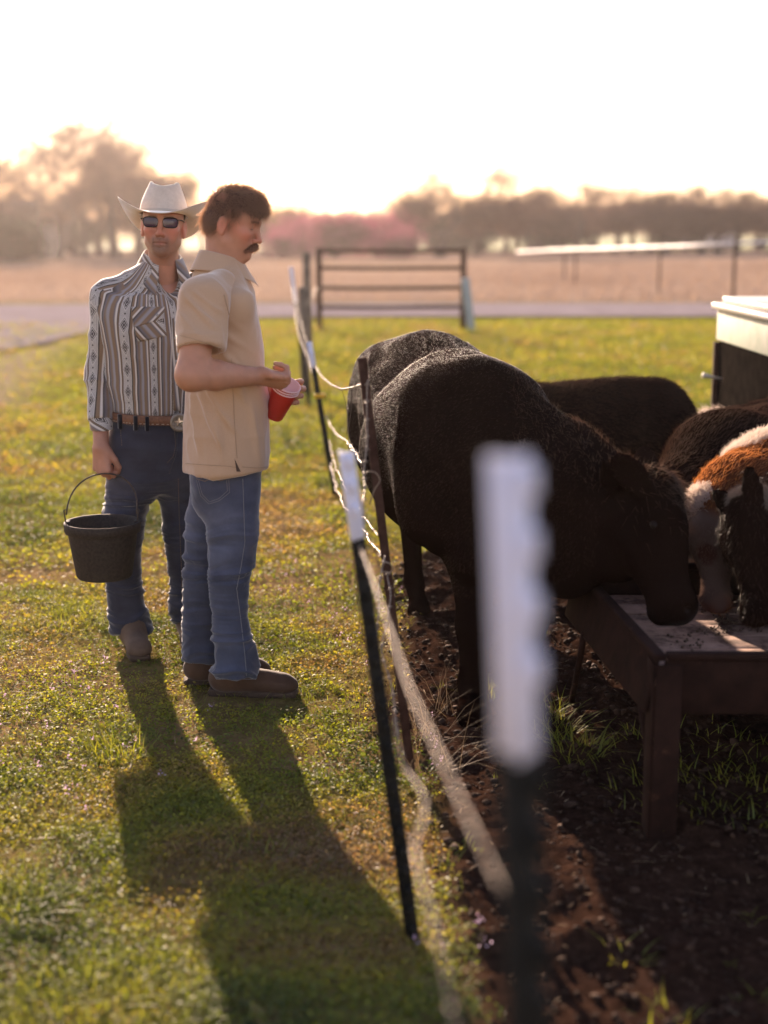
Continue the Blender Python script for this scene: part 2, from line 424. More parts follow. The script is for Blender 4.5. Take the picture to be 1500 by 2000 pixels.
TAN = [G(-260, 712)[:2], G(0, 692)[:2], G(165, 648)[:2], G(75, 735)[:2], G(20, 800)[:2], G(-90, 850)[:2]]
def mud_at(x, y):
    p = np.stack([x, y, 0 * x], -1)
    return poly_mask(x + .25 * (noise(p, 1.7) - .5), y + .3 * (noise(p, 1.3, 9) - .5), MUD, .12)
def ground_z(x, y):
    p = np.stack([x, y, 0 * x + 5.5], -1)
    z = .05 * (noise(p, .45) - .5) + .022 * (noise(p, 2.1, 3) - .5)
    near = 1 - sstep(16, 22, y)
    z = z + near * .010 * (noise(p, 9, 1) - .5)
    m = mud_at(x, y)
    lump = .045 * ridge(p, 3.1, 7) * m + .030 * (noise(p, 13, 2) - .5) * m + .014 * (noise(p, 34, 4) - .5) * m + .05 * m * (noise(p, 1.2, 8) - .6)
    far = sstep(60, 200, y)
    return (z + lump) * (1 - sstep(17, 26, y)) * np.where(np.abs(x) > 12, .5, 1) - .006 + far * 0
def axis_pts(segs):
    out = [segs[0][0]]
    for a, b, h in segs: out += list(np.arange(a + h, b + 1e-6, h))
    return np.array(out)
gx = np.unique(np.concatenate([-np.geomspace(7, 900, 40), axis_pts([(-7, -2.2, .12), (-2.2, 0, .03), (0, 2.0, .016), (2.0, 7, .1)]), np.geomspace(7.3, 900, 40)]))
gy = np.unique(np.concatenate([[-60, -20, -8, -3, -1, 0, 1], axis_pts([(1, 2.4, .1), (2.4, 6.4, .016), (6.4, 12, .05), (12, 24, .25)]), np.geomspace(24.5, 1500, 60)]))
GX, GY = np.meshgrid(gx, gy, indexing='ij'); GZ = ground_z(GX, GY)
nx, ny = GX.shape; ii = np.arange(nx * ny).reshape(nx, ny)
gf = np.stack([ii[:-1, :-1].ravel(), ii[1:, :-1].ravel(), ii[1:, 1:].ravel(), ii[:-1, 1:].ravel()], 1)
gv = np.stack([GX.ravel(), GY.ravel(), GZ.ravel()], 1)
gcol = np.stack([mud_at(GX, GY).ravel(), sstep(32.8, 34.5, GY + .8 * noise(np.stack([GX, GY, GZ], -1), .3)).ravel() * (1 - sstep(118, 122, GY)).ravel(), poly_mask(GX, GY, TAN, .5).ravel()], 1)
gm = mat('ground_soil', (.1, .1, .03), 1.0, spec=.03); t = NT(gm)
at = t.new('SeparateColor'); t.lk(t.attr('Col').outputs['Color'], at.inputs[0])
pos = t.geo()
patch = t.noise(.55, 5, .65, pos); fine = t.noise(14, 6, .7, pos); mid = t.noise(2.3, 5, .7, pos)
green = t.ramp(fine, [(.25, (.060, .062, .014)), (.5, (.15, .135, .022)), (.75, (.26, .21, .045))])
dry = t.ramp(fine, [(.25, (.13, .075, .035)), (.7, (.36, .235, .12))])
gr = t.mix(t.ramp(patch, [(.36, (0, 0, 0)), (.56, (1, 1, 1))]), green, dry)
lush = t.ramp(mid, [(.3, (.16, .15, .020)), (.6, (.23, .20, .032)), (.8, (.29, .21, .06))])
sepp = t.new('SeparateXYZ'); t.lk(pos, sepp.inputs[0])
fy = t.new('MapRange'); fy.inputs['From Min'].default_value = 6; fy.inputs['From Max'].default_value = 14; t.lk(sepp.outputs['Y'], fy.inputs['Value'])
gr = t.mix(fy.outputs[0], gr, lush)
mudc = t.ramp(t.noise(30, 6, .75, pos), [(.3, (.018, .009, .006)), (.55, (.045, .024, .016)), (.8, (.11, .062, .042))])
fieldc = t.ramp(t.noise(.35, 6, .7, pos), [(.3, (.20, .135, .10)), (.55, (.29, .205, .155)), (.75, (.36, .27, .21))])
gr = t.mix(at.outputs[2], gr, t.ramp(mid, [(.3, (.26, .19, .13)), (.7, (.38, .29, .21))])); c = t.mix(at.outputs[1], gr, fieldc); c = t.mix(at.outputs[0], c, mudc)
t.lk(c, t.b.inputs['Base Color'])
t.bump(t.noise(45, 6, .75, pos), .8, .02)
ground = tag(link('ground', mesh_np('ground', gv, gf, col=gcol), gm), kind='structure')

# gravel road, its own slightly raised sheet
rm = mat('pale_gravel', (.45, .40, .38), 1.0, spec=.03); t = NT(rm)
t.lk(t.ramp(t.noise(1.2, 7, .75), [(.3, (.22, .18, .18)), (.6, (.30, .255, .26)), (.8, (.36, .31, .31))]), t.b.inputs['Base Color']); t.bump(t.noise(30, 5, .7), .6, .02)
bm = bmesh.new(); rp = []
for (x, y) in ROAD: rp.append(bm.verts.new((x, y, .035)))
f = bm.faces.new(rp); bmesh.ops.triangulate(bm, faces=[f])
me = bpy.data.meshes.new('gravel_road'); bm.to_mesh(me); bm.free()
tag(link('gravel_road', me, rm, smooth=False), kind='structure')
# far green meadow strip seen under the trees
mm = noisy('meadow_green', (.14, .17, .025), (.24, .24, .05), .4, .95, 0)
tag(link('meadow', mesh_np('meadow', [(-40, 121, .02), (400, 121, .02), (400, 420, .02), (-40, 420, .02)], [(0, 1, 2, 3)]), mm, smooth=False), kind='structure')

# ------------------------------------------------------------------ ground cover (leaves, blades, straw, flowers)
def leaf_quads(c, d, n, L, W, bend=.15):
    """diamond leaves: centre base c, direction d, normal n"""
    s = np.cross(d, n); s /= np.linalg.norm(s, axis=1)[:, None] + 1e-9; L = L[:, None]; W = W[:, None]
    v = np.stack([c, c + d * L * .5 + s * W * .5 - n * L * bend * .2, c + d * L - n * L * bend, c + d * L * .5 - s * W * .5 - n * L * bend * .2], 1)
    return v.reshape(-1, 3), np.arange(len(c) * 4).reshape(-1, 4)
def blades(c, d, L, W, droop):
    """three-quad bent grass blades"""
    n = len(c); up = np.array([0, 0, 1.]); s = np.cross(d, up); s /= np.linalg.norm(s, axis=1)[:, None] + 1e-9
    h = d.copy(); h[:, 2] = 0; h /= np.linalg.norm(h, axis=1)[:, None] + 1e-9
    V = []
    for t in (0, .4, .75, 1):
        q = c + d * (L * t)[:, None] + h * (L * droop * t * t)[:, None] - up * (L * droop * .6 * t * t)[:, None]; w = (W * (1 - t ** 1.5) * .5)[:, None] + .0001
        V += [q - s * w, q + s * w]
    V = np.stack(V, 1).reshape(-1, 3); b = np.arange(n)[:, None] * 8
    return V, np.concatenate([b + np.array([[0, 1, 3, 2]]), b + np.array([[2, 3, 5, 4]]), b + np.array([[4, 5, 7, 6]])])
def frustum_pts(N, y0, y1, margin=.12, xlo=None, xhi=None):
    """random ground points inside (a bit beyond) the camera's view, uniform in area"""
    yy = np.sqrt(RNG.random(N) * (y1 ** 2 - y0 ** 2) + y0 ** 2); hw = .28 * (yy * .98 + .3) + margin
    xx = (RNG.random(N) * 2 - 1) * hw
    return xx, yy
def rdir(n, el_lo, el_hi):
    a = RNG.random(n) * 2 * math.pi; e = R(el_lo) + RNG.random(n) * (R(el_hi) - R(el_lo))
    return np.stack([np.cos(a) * np.cos(e), np.sin(a) * np.cos(e), np.sin(e)], 1)
cover_stops = [(0, (.035, .060, .008)), (.2, (.12, .155, .014)), (.42, (.24, .26, .022)), (.6, (.33, .29, .035)), (.76, (.31, .21, .07)), (.9, (.20, .10, .045)), (1, (.36, .25, .14))]
M_cover = leafy('cover_leaf', cover_stops, .58)
M_blade = leafy('grass_blade', [(0, (.07, .10, .012)), (.5, (.19, .23, .02)), (.8, (.30, .29, .035)), (1, (.38, .29, .08))], .6)
M_straw = leafy('dry_straw', [(0, (.13, .08, .04)), (.6, (.28, .19, .10)), (1, (.42, .31, .19))], .3, tint=(1.1, 1, .8))
M_flower = leafy('flower_petal', [(0, (.55, .36, .50)), (1, (.75, .6, .7))], .4, tint=(1, .9, 1))
V4, F4, RN = [], [], []; off = 0
def put(v, f, r):
    global off
    V4.append(v); F4.append(f + off); RN.append(r); off += len(v)
def flush(name, m, label=None):
    global V4, F4, RN, off
    o = link(name, mesh_np(name, np.concatenate(V4), np.concatenate(F4), rnd=np.concatenate(RN)), m, smooth=False)
    tag(o, kind='stuff'); V4, F4, RN, off = [], [], [], 0
    return o
for (y0, y1, N, size, per) in ((2.45, 4.2, 30000, .72, 7), (4.2, 6.4, 27000, .88, 6), (6.4, 9.5, 17000, 1.35, 5), (9.5, 14, 11000, 2.1, 5), (14, 25.5, 15000, 3.0, 4)):
    x, y = frustum_pts(N, y0, y1); p = np.stack([x, y, 0 * x], 1)
    m = mud_at(x, y); dens = .12 + 1.5 * noise(p, 3.1, 4) * (.35 + noise(p, .9)) * (.5 + noise(p, 9, 3))
    keep = (RNG.random(N) < dens) & (RNG.random(N) > m * 1.02) & (RNG.random(N) > .8 * poly_mask(x, y, TAN, .5)) & (np.hypot((x + .45) / .3, (y - 4.87) / .1) > 1)
    x, y = x[keep], y[keep]; n = len(x); z = ground_z(x, y); base = np.stack([x, y, z], 1)
    pr = noise(base, 1.4, 6); tone = np.clip(.50 + .75 * (noise(base, 3.6, 2) - .5) + .8 * (pr - .5), 0, 1)
    H = size * (.008 + .032 * RNG.random(n) * (.4 + noise(base, 2.2, 9)))
    for k in range(per):
        a = RNG.normal(0, .012 * size, (n, 3)); a[:, 2] = 0
        c = base + a; c[:, 2] += H * RNG.random(n)
        d = rdir(n, -15, 55); nn = rdir(n, 20, 90)
        L = size * (.007 + .012 * RNG.random(n)); v, f = leaf_quads(c, d, nn, L, L * (.45 + .3 * RNG.random(n)), .25)
        put(v, f, np.repeat(np.clip(tone + RNG.normal(0, .09, n), 0, 1), 4))
flush('ground_cover', M_cover)
# grass tufts and scattered blades
def tufts(N, y0, y1, L0, W0, per, seed_off, cond=None):
    x, y = frustum_pts(N, y0, y1); p = np.stack([x, y, 0 * x], 1)
    keep = (RNG.random(N) > mud_at(x, y) * .985) & (RNG.random(N) < (noise(p, 1.9, seed_off) ** 2) * 2.4)
    if cond is not None: keep &= cond(x, y)
    x, y = x[keep], y[keep]; n = len(x); s = .5 + RNG.random(n)
    for k in range(per):
        c = np.stack([x + RNG.normal(0, .012, n) * s, y + RNG.normal(0, .012, n) * s, 0 * x], 1); c[:, 2] = ground_z(c[:, 0], c[:, 1]) - .004
        d = rdir(n, 35, 88); L = L0 * s * (.5 + .7 * RNG.random(n)); v, f = blades(c, d, L, W0 * (.6 + .6 * RNG.random(n)), .2 + .6 * RNG.random(n))
        put(v, f, np.repeat(np.clip(.35 + .3 * RNG.random(n) + .25 * (s - 1), 0, 1), 8))
tufts(8000, 2.45, 6.5, .036, .0024, 9, 11)
tufts(2600, 6.5, 14, .06, .004, 9, 15)
for (tx, ty, rr, nb, L) in ((-.86, 4.35, .10, 150, .10), (-.93, 3.28, .10, 130, .10), (-.62, 2.78, .22, 420, .075), (-1.35, 5.9, .16, 140, .09), (-.95, 2.75, .1, 120, .07),
                            (-.35, 3.55, .12, 120, .05), (.55, 3.0, .05, 14, .05), (.60, 2.75, .06, 22, .05), (.36, 4.9, .08, 60, .07), (.62, 4.35, .10, 120, .10),
                            (.55, 4.6, .10, 120, .12), (.95, 3.95, .3, 140, .06), (1.25, 4.0, .35, 160, .06), (1.0, 4.3, .3, 160, .06), (.14, 3.5, .06, 30, .05), (.22, 3.6, .05, 20, .04)):
    a = RNG.random(nb) * 2 * math.pi; q = np.sqrt(RNG.random(nb)) * rr
    c = np.stack([tx + q * np.cos(a), ty + q * np.sin(a), 0 * a], 1); c[:, 2] = ground_z(c[:, 0], c[:, 1]) - .004
    d = rdir(nb, 45, 88); d[:, 0] += (c[:, 0] - tx) / rr * .5; d[:, 1] += (c[:, 1] - ty) / rr * .5; d /= np.linalg.norm(d, axis=1)[:, None]
    v, f = blades(c, d, L * (.5 + .8 * RNG.random(nb)), .0034 * (.7 + .6 * RNG.random(nb)), .15 + .5 * RNG.random(nb)); put(v, f, np.repeat(.4 + .45 * RNG.random(nb), 8))
flush('grass', M_blade)
# mid-distance lawn blades
x, y = frustum_pts(52000, 11, 30, .5); keep = poly_mask(x, y, ROAD, .1) < .2; x, y = x[keep], y[keep]; n = len(x)
c = np.stack([x, y, ground_z(x, y) - .005], 1); v, f = blades(c, rdir(n, 40, 85), .045 + .05 * RNG.random(n) ** 2, np.full(n, .008), .3 * np.ones(n))
put(v, f, np.repeat(np.clip(.3 + .5 * noise(c, .6, 3) + .2 * RNG.random(n), 0, 1), 8)); flush('lawn_grass', M_blade)
# dry field beyond the road
x, y = frustum_pts(60000, 33.5, 80, 1); n = len(x); c = np.stack([x, y, 0 * x - .02], 1)
v, f = blades(c, rdir(n, 50, 88), .12 + .22 * RNG.random(n), .015 + .01 * RNG.random(n), .3 * np.ones(n)); put(v, f, np.repeat(np.clip(.35 + .5 * noise(c, .15, 3) + .2 * RNG.random(n), 0, 1), 8))
flush('dry_field_grass', leafy('field_straw', [(0, (.20, .13, .09)), (.6, (.33, .235, .18)), (1, (.44, .34, .27))], .35, tint=(1.1, 1, .85)))
# straw and thatch litter, both sides
x, y = frustum_pts(9000, 2.45, 8); n = len(x); mk = mud_at(x, y); keep = RNG.random(n) < (.28 - .10 * mk); x, y = x[keep], y[keep]; n = len(x)
c = np.stack([x, y, ground_z(x, y) + .004 + .012 * RNG.random(n)], 1); v, f = blades(c, rdir(n, -8, 14), .02 + .06 * RNG.random(n) ** 2, .0016 + .002 * RNG.random(n), .0 * np.ones(n))
put(v, f, np.repeat(RNG.random(n), 8))
# small dry weeds beside the rusty post
for (wx, wy, nb) in ((.14, 4.45, 26), (.20, 4.7, 26), (.11, 4.15, 14), (.2, 4.2, 12)):
    c = np.stack([wx + RNG.normal(0, .03, nb), wy + RNG.normal(0, .04, nb), np.zeros(nb)], 1); v, f = blades(c, rdir(nb, 35, 80), .14 + .22 * RNG.random(nb), np.full(nb, .0014), .2 + .6 * RNG.random(nb)); put(v, f, np.repeat(.5 + .5 * RNG.random(nb), 8))
flush('straw_litter', M_straw)
# little pink weeds
def flowers(N, bx, by, sx, sy):
    x = bx + RNG.normal(0, sx, N); y = by + RNG.normal(0, sy, N); z = ground_z(x, y) + .02 + .03 * RNG.random(N)
    for k in range(6):
        c = np.stack([x, y, z], 1) + RNG.normal(0, .006, (N, 3)); v, f = leaf_quads(c, rdir(N, 0, 80), rdir(N, 0, 90), .006 + .006 * RNG.random(N), .004 + .004 * RNG.random(N)); put(v, f, np.repeat(RNG.random(N), 4))
flowers(26, -1.0, 4.7, .22, .5); flowers(16, -.98, 4.2, .15, .3); flowers(22, -.75, 6.9, .2, .5); flowers(12, -.1, 5.6, .12, .5); flowers(7, .14, 4.3, .04, .1); flowers(5, .2, 3.1, .05, .1)
flush('tiny_flowers', M_flower)
# soil clods and crumbs on the trodden ground
ico = bmesh.new(); bmesh.ops.create_icosphere(ico, subdivisions=1, radius=1); iv = np.array([v.co for v in ico.verts]); ifc = np.array([[v.index for v in f.verts] for f in ico.faces]); ico.free()
x, y = frustum_pts(13000, 2.45, 7.5); k = (RNG.random(len(x)) < mud_at(x, y)); x, y = x[k], y[k]; n = len(x)
s = .0025 + .011 * RNG.random(n) ** 4 + .0016; cv = []
jit = 1 + RNG.normal(0, .22, (n, 12, 1)); sc3 = (s[:, None] * (.7 + .6 * RNG.random((n, 3))))[:, None, :]
vv = iv[None] * jit * sc3; a = RNG.random(n) * 6.28; ca, sa = np.cos(a)[:, None], np.sin(a)[:, None]
vx = vv[..., 0] * ca - vv[..., 1] * sa + x[:, None]; vy = vv[..., 0] * sa + vv[..., 1] * ca + y[:, None]; vz = vv[..., 2] * .7 + (ground_z(x, y) + s * .3)[:, None]
cl = mesh_np('soil_clods', np.stack([vx, vy, vz], -1).reshape(-1, 3), (ifc[None] + (np.arange(n) * 12)[:, None, None]).reshape(-1, 3))
tag(link('soil_clods', cl, noisy('clod_soil', (.012, .006, .004), (.085, .048, .030), 25, .9, 0, spec=.12), smooth=False), kind='stuff')

# ------------------------------------------------------------------ trees
def make_branches(seed, H, spread, levels, trunk_r, fork=.22, droop=0.0, fine=.006, kids=3):
    rng = random.Random(seed); segs = []; tips = []
    def grow(p, d, L, r, lev):
        n = 3 if lev < levels - 1 else 2; q = p
        for i in range(n):
            d2 = Vector((d.x + rng.gauss(0, .13), d.y + rng.gauss(0, .13), d.z + rng.gauss(0, .06) - droop * lev * .05)).normalized()
            e = q + d2 * (L / n); r2 = r * (.80 if i < n - 1 else .72); segs.append((q.copy(), e.copy(), max(r, fine), max(r2, fine), lev)); q = e; d = d2; r = r2
            if lev >= 1 and lev < levels and i < n - 1 and rng.random() < .75: branch(q, d, L * .55, r * .55, lev + 1, rng.uniform(.5, 1.0))
        if lev < levels:
            for _ in range(kids): branch(q, d, L * rng.uniform(.6, .82), r * .72, lev + 1, rng.uniform(.25, .75))
        else: tips.append(q.copy())
    def branch(q, d, L, r, lev, ang):
        a = rng.random() * 6.28; t = d.orthogonal().normalized(); t.rotate(Matrix.Rotation(a, 3, d))
        nd = (d * math.cos(ang) + t * math.sin(ang) * spread); nd.z += .10; grow(q, nd.normalized(), L, r, lev)
    grow(Vector((0, 0, -.05)), Vector((rng.gauss(0, .05), rng.gauss(0, .05), 1)), H * fork, trunk_r, 0)
    return segs, tips
def seg_mesh(segs, sides):
    a = np.array([s[0] for s in segs]); b = np.array([s[1] for s in segs]); ra = np.array([s[2] for s in segs]); rb = np.array([s[3] for s in segs])
    d = b - a; d /= np.linalg.norm(d, axis=1)[:, None] + 1e-9; u = np.cross(d, np.array([.3, .9, .1])); u /= np.linalg.norm(u, axis=1)[:, None] + 1e-9; w = np.cross(d, u); V = []
    for j in range(sides):
        an = 2 * math.pi * j / sides; o = u * math.cos(an) + w * math.sin(an); V += [a + o * ra[:, None], b + o * rb[:, None]]
    V = np.stack(V, 1).reshape(-1, 3); base = (np.arange(len(segs)) * 2 * sides)[:, None]
    F = [base + np.array([[2 * j, 2 * ((j + 1) % sides), 2 * ((j + 1) % sides) + 1, 2 * j + 1]]) for j in range(sides)]
    return V, np.concatenate(F)
M_bark = noisy('grey_brown_bark', (.055, .040, .032), (.12, .09, .07), 6, .9, 0)
M_twig = noisy('twig_bark', (.085, .044, .032), (.15, .082, .060), 3, .9, 0)
M_bud = leafy('opening_buds', [(0, (.14, .055, .038)), (.5, (.24, .115, .075)), (1, (.30, .18, .11))], .4, tint=(1.2, 1, .8))
M_gbud = leafy('young_leaves', [(0, (.10, .08, .03)), (.5, (.17, .15, .05)), (1, (.27, .22, .08))], .45, tint=(1.2, 1.1, .7))
M_pink = leafy('pink_blossom', [(0, (.20, .04, .07)), (.5, (.36, .09, .15)), (1, (.50, .19, .25))], .4, tint=(1.1, .8, .9))
M_dark = leafy('dark_evergreen', [(0, (.012, .018, .008)), (1, (.04, .05, .02))], .2)
def tree_kind(seed, H, spread, levels, tr, leafmat, nleaf, leaf, fork=.22, kids=3, jit=.35, fine=.006, twigs=9000):
    segs, tips = make_branches(seed, H, spread, levels, tr, fork, fine=fine, kids=kids)
    big = [s for s in segs if s[4] <= 1]; small = [s for s in segs if s[4] > 1]
    v, f = seg_mesh(big, 7); tm = mesh_np('trunk', v, f); tm.materials.append(M_bark)
    v, f = seg_mesh(small, 3); tp = np.array(tips); pk = np.array([s[1] for s in small if s[4] >= 3] or tips)
    nt_ = int(twigs); allp = np.array([s[1] for s in small if s[4] >= 2] or tips); ctr_ = np.array([0, 0, H * .45]); q0 = allp[RNG.integers(0, len(allp), nt_)] + RNG.normal(0, .12, (nt_, 3))
    dd = (q0 - ctr_) / (np.linalg.norm(q0 - ctr_, axis=1)[:, None] + .1) + RNG.normal(0, .55, (nt_, 3)) + np.array([0, 0, .35]); dd /= np.linalg.norm(dd, axis=1)[:, None]
    LL = .25 + .5 * RNG.random(nt_); tv, tf = leaf_quads(q0, dd, rdir(nt_, -80, 80), LL, np.full(nt_, .015), .1); f = np.concatenate([f, tf + len(v)]); v = np.concatenate([v, tv])
    idx = RNG.integers(0, len(pk), nleaf); c = pk[idx] + RNG.normal(0, jit, (nleaf, 3)); L = leaf * (.5 + RNG.random(nleaf))
    lv, lf = leaf_quads(c, rdir(nleaf, -60, 80), rdir(nleaf, -80, 80), L, L * .7)
    me = mesh_np('crown', np.concatenate([v, lv]), np.concatenate([f, lf + len(v)]), rnd=np.concatenate([np.zeros(len(v)), np.repeat(RNG.random(nleaf), 4)]))
    me.materials.append(M_twig); me.materials.append(leafmat); mi = np.zeros(len(me.polygons), np.int32); mi[len(f):] = 1; me.polygons.foreach_set('material_index', mi)
    zz = np.concatenate([v[:, 2], lv[:, 2]]).max()
    return tm, me, zz
KINDS = {
    'bare': [tree_kind(s, 8, 1.05, 5, .17, M_bud, 1200, .05, jit=.22, fine=.008, twigs=2100) for s in (11, 22, 33)],
    'oak': [tree_kind(s, 6.5, 1.15, 5, .20, M_bud, 2600, .06, fork=.17, jit=.3, fine=.011, twigs=5500) for s in (44, 55)],
    'spring': [tree_kind(s, 6, 1.15, 4, .15, M_gbud, 4500, .09, fork=.16, jit=.5, kids=4, twigs=4500) for s in (66, 77)],
    'pink': [tree_kind(s, 4.6, 1.3, 4, .12, M_pink, 5200, .07, fork=.12, jit=.45, kids=4, twigs=3500) for s in (88, 99)],
    'cedar': [tree_kind(s, 4.5, 1.0, 4, .12, M_dark, 12000, .12, fork=.12, jit=.4, kids=4) for s in (17,)],
}
def plant(kind, i, px, py_base, py_top, Y, label, name, cat='tree', group=None, wide=1.0):
    tm, cm, H = KINDS[kind][i % len(KINDS[kind])]
    wide *= 1.12; top = P(px, py_top, Y)[2]; s = max(top, .8) / H * (1.26 if kind == 'bare' else 1.06); x = P(px, py_base, Y)[0]
    e = empty(name, (x, Y, 0), label, cat, group); e.rotation_euler.z = (px * 7.3) % 6.28; e.scale = (s * wide, s * wide, s)
    for nm, me in (('trunk', tm), ('crown', cm)):
        o = bpy.data.objects.new(nm, me); COL.objects.link(o); o.parent = e
    return e
# the tall bare wood at the left
GL = 'bare trees on the left skyline'
for k, (px, top, Y, kd, w, lab) in enumerate((
    (225, 232, 84, 'bare', 1.15, 'tallest hazy bare tree, its crown rising just above the cowboy hat'),
    (112, 268, 80, 'bare', 1.1, 'big bare hazy tree with a thick dark trunk left of the tallest tree'),
    (325, 300, 88, 'oak', 1.25, 'broad bare tree whose crown fills the gap between the two men\'s heads'),
    (18, 318, 78, 'bare', 1.0, 'bare hazy tree cut by the left edge of the photo'),
    (168, 300, 92, 'bare', 1.0, 'slender bare tree between the two biggest trunks on the left'),
    (60, 350, 95, 'oak', 1.1, 'lower bushy bare tree above the dark shed at far left'),
    (270, 320, 98, 'oak', 1.1, 'bare tree half hidden behind the crown of the cowboy hat'),
    (150, 285, 100, 'bare', 1.2, 'fainter bare tree filling in behind the two big left trunks'), (195, 268, 104, 'bare', 1.2, 'fainter bare tree directly behind the tallest crown'), (300, 290, 102, 'bare', 1.2, 'fainter bare tree above the hat\'s right brim'), (75, 300, 99, 'bare', 1.2, 'fainter bare tree above the dark shed'),
    (395, 350, 96, 'bare', 1.0, 'thin bare tree just behind the darker-haired man\'s head'))):
    plant(kd, k, px, 500, top, Y, lab, 'bare_tree', group=GL, wide=w)
GM = 'mixed trees along the middle of the field edge'
for k, (px, top, Y, kd, w, name, lab) in enumerate((
    (455, 385, 105, 'spring', 1.3, 'budding_tree', 'low olive budding tree behind the bareheaded man\'s hair'),
    (560, 372, 100, 'spring', 1.3, 'budding_tree', 'olive budding tree right of the moustached man\'s face'),
    (520, 395, 96, 'spring', 1.2, 'budding_tree', 'small olive tree between his face and the pink blossom'),
    (655, 372, 86, 'pink', 1.35, 'redbud_tree', 'large pink blossoming tree above the left half of the gate'),
    (600, 392, 92, 'pink', 1.2, 'redbud_tree', 'smaller pink blossoming tree left of the large pink one'),
    (735, 385, 90, 'pink', 1.2, 'redbud_tree', 'pink blossoming tree touching the tall bare tree above the gate'),
    (790, 425, 84, 'pink', 1.2, 'redbud_tree', 'lowest pink blossoming bush over the gate\'s right half'),
    (545, 430, 88, 'pink', 1.1, 'redbud_tree', 'low pinkish bush just right of the moustached man\'s nose'),
    (858, 312, 92, 'bare', 1.6, 'bare_tree', 'tall spreading bare tree standing over the right end of the gate'),
    (800, 335, 96, 'oak', 1.2, 'bare_tree', 'bushy bare tree left of the tall one above the gate'),
    (930, 355, 94, 'oak', 1.3, 'bare_tree', 'round bare crown right of the tall tree above the gate'),
    (985, 375, 100, 'oak', 1.2, 'bare_tree', 'small bare tree right of the round crown near the middle'))):
    plant(kd, k, px, 495, top, Y, lab, name, group=GM, wide=w)
GR = 'row of dark bare trees along the right skyline'
rr = random.Random(5); xs = [1030, 1062, 1098, 1128, 1163, 1200, 1232, 1268, 1302, 1338, 1372, 1405, 1440, 1478, 1515]
where = ['first from the gap right of the gate', 'second from the gap', 'third from the gap', 'with a clear dark trunk over the green strip', 'fifth from the gap', 'taller than its neighbours over the field',
         'just right of the taller one', 'eighth in the row', 'ninth in the row', 'left of the little white building', 'beside the little white building', 'right above the little white building', 'directly above the dark fence stake', 'last but one before the edge', 'cut by the right edge']
for k, px in enumerate(xs):
    plant('oak' if k % 3 else 'bare', k, px, 475, 374 + rr.uniform(-8, 8) - (6 if k == 5 else 0), 108 + rr.uniform(-7, 9), 'dark bare tree of the right-hand row, ' + where[k], 'bare_tree', group=GR, wide=1.5)
BACK = ['right of the wide bare tree beyond the gate', 'where the pale rail begins', 'above the two short stakes of the rail', 'behind the taller dark tree of the right-hand row', 'above the lone stake in the field', 'left of the little white building, in the second line',
        'right of the little white building, above the tall thin stake', 'farthest right, above the pale box feeder', 'just right of the gate\'s right post', 'behind the middle of the large pink tree', 'directly behind the moustached man\'s head', 'between the pink trees and the tall bare one',
        'behind the foot of the tall bare tree over the gate', 'under the right-hand limbs of the tall bare tree', 'above the blue-grey brace post', 'between the brace post and the start of the pale rail', 'over the left end of the pale rail', 'behind the smaller pink tree above the gate\'s left post',
        'behind the right side of the cowboy hat brim', 'left of the cowboy hat, above the striped shoulder', 'directly behind the pale grey shed', 'between the pale shed and the biggest trunk', 'behind the crown of the cowboy hat', 'in the gap between the hat and the dark-haired head']
for k, (px, top, Y) in enumerate(((1010, 400, 130), (1080, 392, 134), (1150, 396, 128), (1215, 392, 136), (1290, 392, 131), (1355, 394, 128), (1425, 390, 134), (1490, 388, 130), (900, 395, 120), (690, 400, 118), (480, 405, 121), (765, 400, 114), (840, 402, 118), (885, 396, 112), (945, 398, 116), (985, 400, 120), (1045, 392, 122), (620, 405, 122), (350, 400, 120), (200, 400, 118), (60, 400, 115), (130, 410, 116), (280, 405, 119), (420, 405, 121))):
    plant('cedar' if k % 4 == 1 else 'oak', k, px, 475, top, Y, 'hazy background tree ' + BACK[k], 'background_tree', group='second line of hazy trees', wide=1.9)
plant('cedar', 0, 20, 505, 405, 74, 'dark evergreen beside the shed at the left edge', 'evergreen_tree', wide=1.5)

# ------------------------------------------------------------------ far sheds and the white field pipe
M_shed = noisy('shed_brown', (.03, .018, .015), (.06, .035, .03), 2, .9, .1); M_pale = noisy('pale_siding', (.5, .46, .44), (.62, .58, .56), 2, .8, .1); M_roof = noisy('tin_roof', (.25, .2, .2), (.35, .3, .3), 3, .5, 0)
def shed(px, Y, w, h, d, wall_m, roof_m, label, name, door=True):
    x = P(px, 490, Y)[0]; e = empty(name, (x, Y, 0), label, 'shed')
    b = MB(); b.box((x, Y, h / 2), (w / 2, d / 2, h / 2)); b.build('wall', wall_m, e)
    r = MB(); hh = h * .35
    v = [(x - w * .56, Y - d * .56, h), (x + w * .56, Y - d * .56, h), (x + w * .56, Y + d * .56, h), (x - w * .56, Y + d * .56, h), (x - w * .56, Y, h + hh), (x + w * .56, Y, h + hh)]
    r.add(v, [(0, 1, 5, 4), (2, 3, 4, 5), (0, 4, 3), (1, 2, 5), (3, 2, 1, 0)]); r.build('roof', roof_m, e)
    if door:
        q = MB(); q.box((x + w * .1, Y - d / 2 - .03, h * .38), (w * .12, .04, h * .38)); q.build('door', M_roof, e)
        q = MB(); q.box((x - w * .28, Y - d / 2 - .03, h * .6), (w * .09, .04, h * .14)); q.build('window', M_bark, e)
shed(22, 90, 3.0, 2.6, 3, M_shed, M_shed, 'dark brown shed under the trees at far left', 'shed')
shed(84, 96, 1.5, 2.0, 2, M_pale, M_roof, 'pale grey shed beside the dark shed at far left', 'shed')
shed(1407, 122, 2.2, 1.3, 2, M_pale, M_pale, 'tiny white building under the dark tree row at the right', 'white_building')
M_rust = noisy('rusty_steel', (.034, .017, .012), (.075, .038, .027), 30, .85, .3, .002, spec=.06)
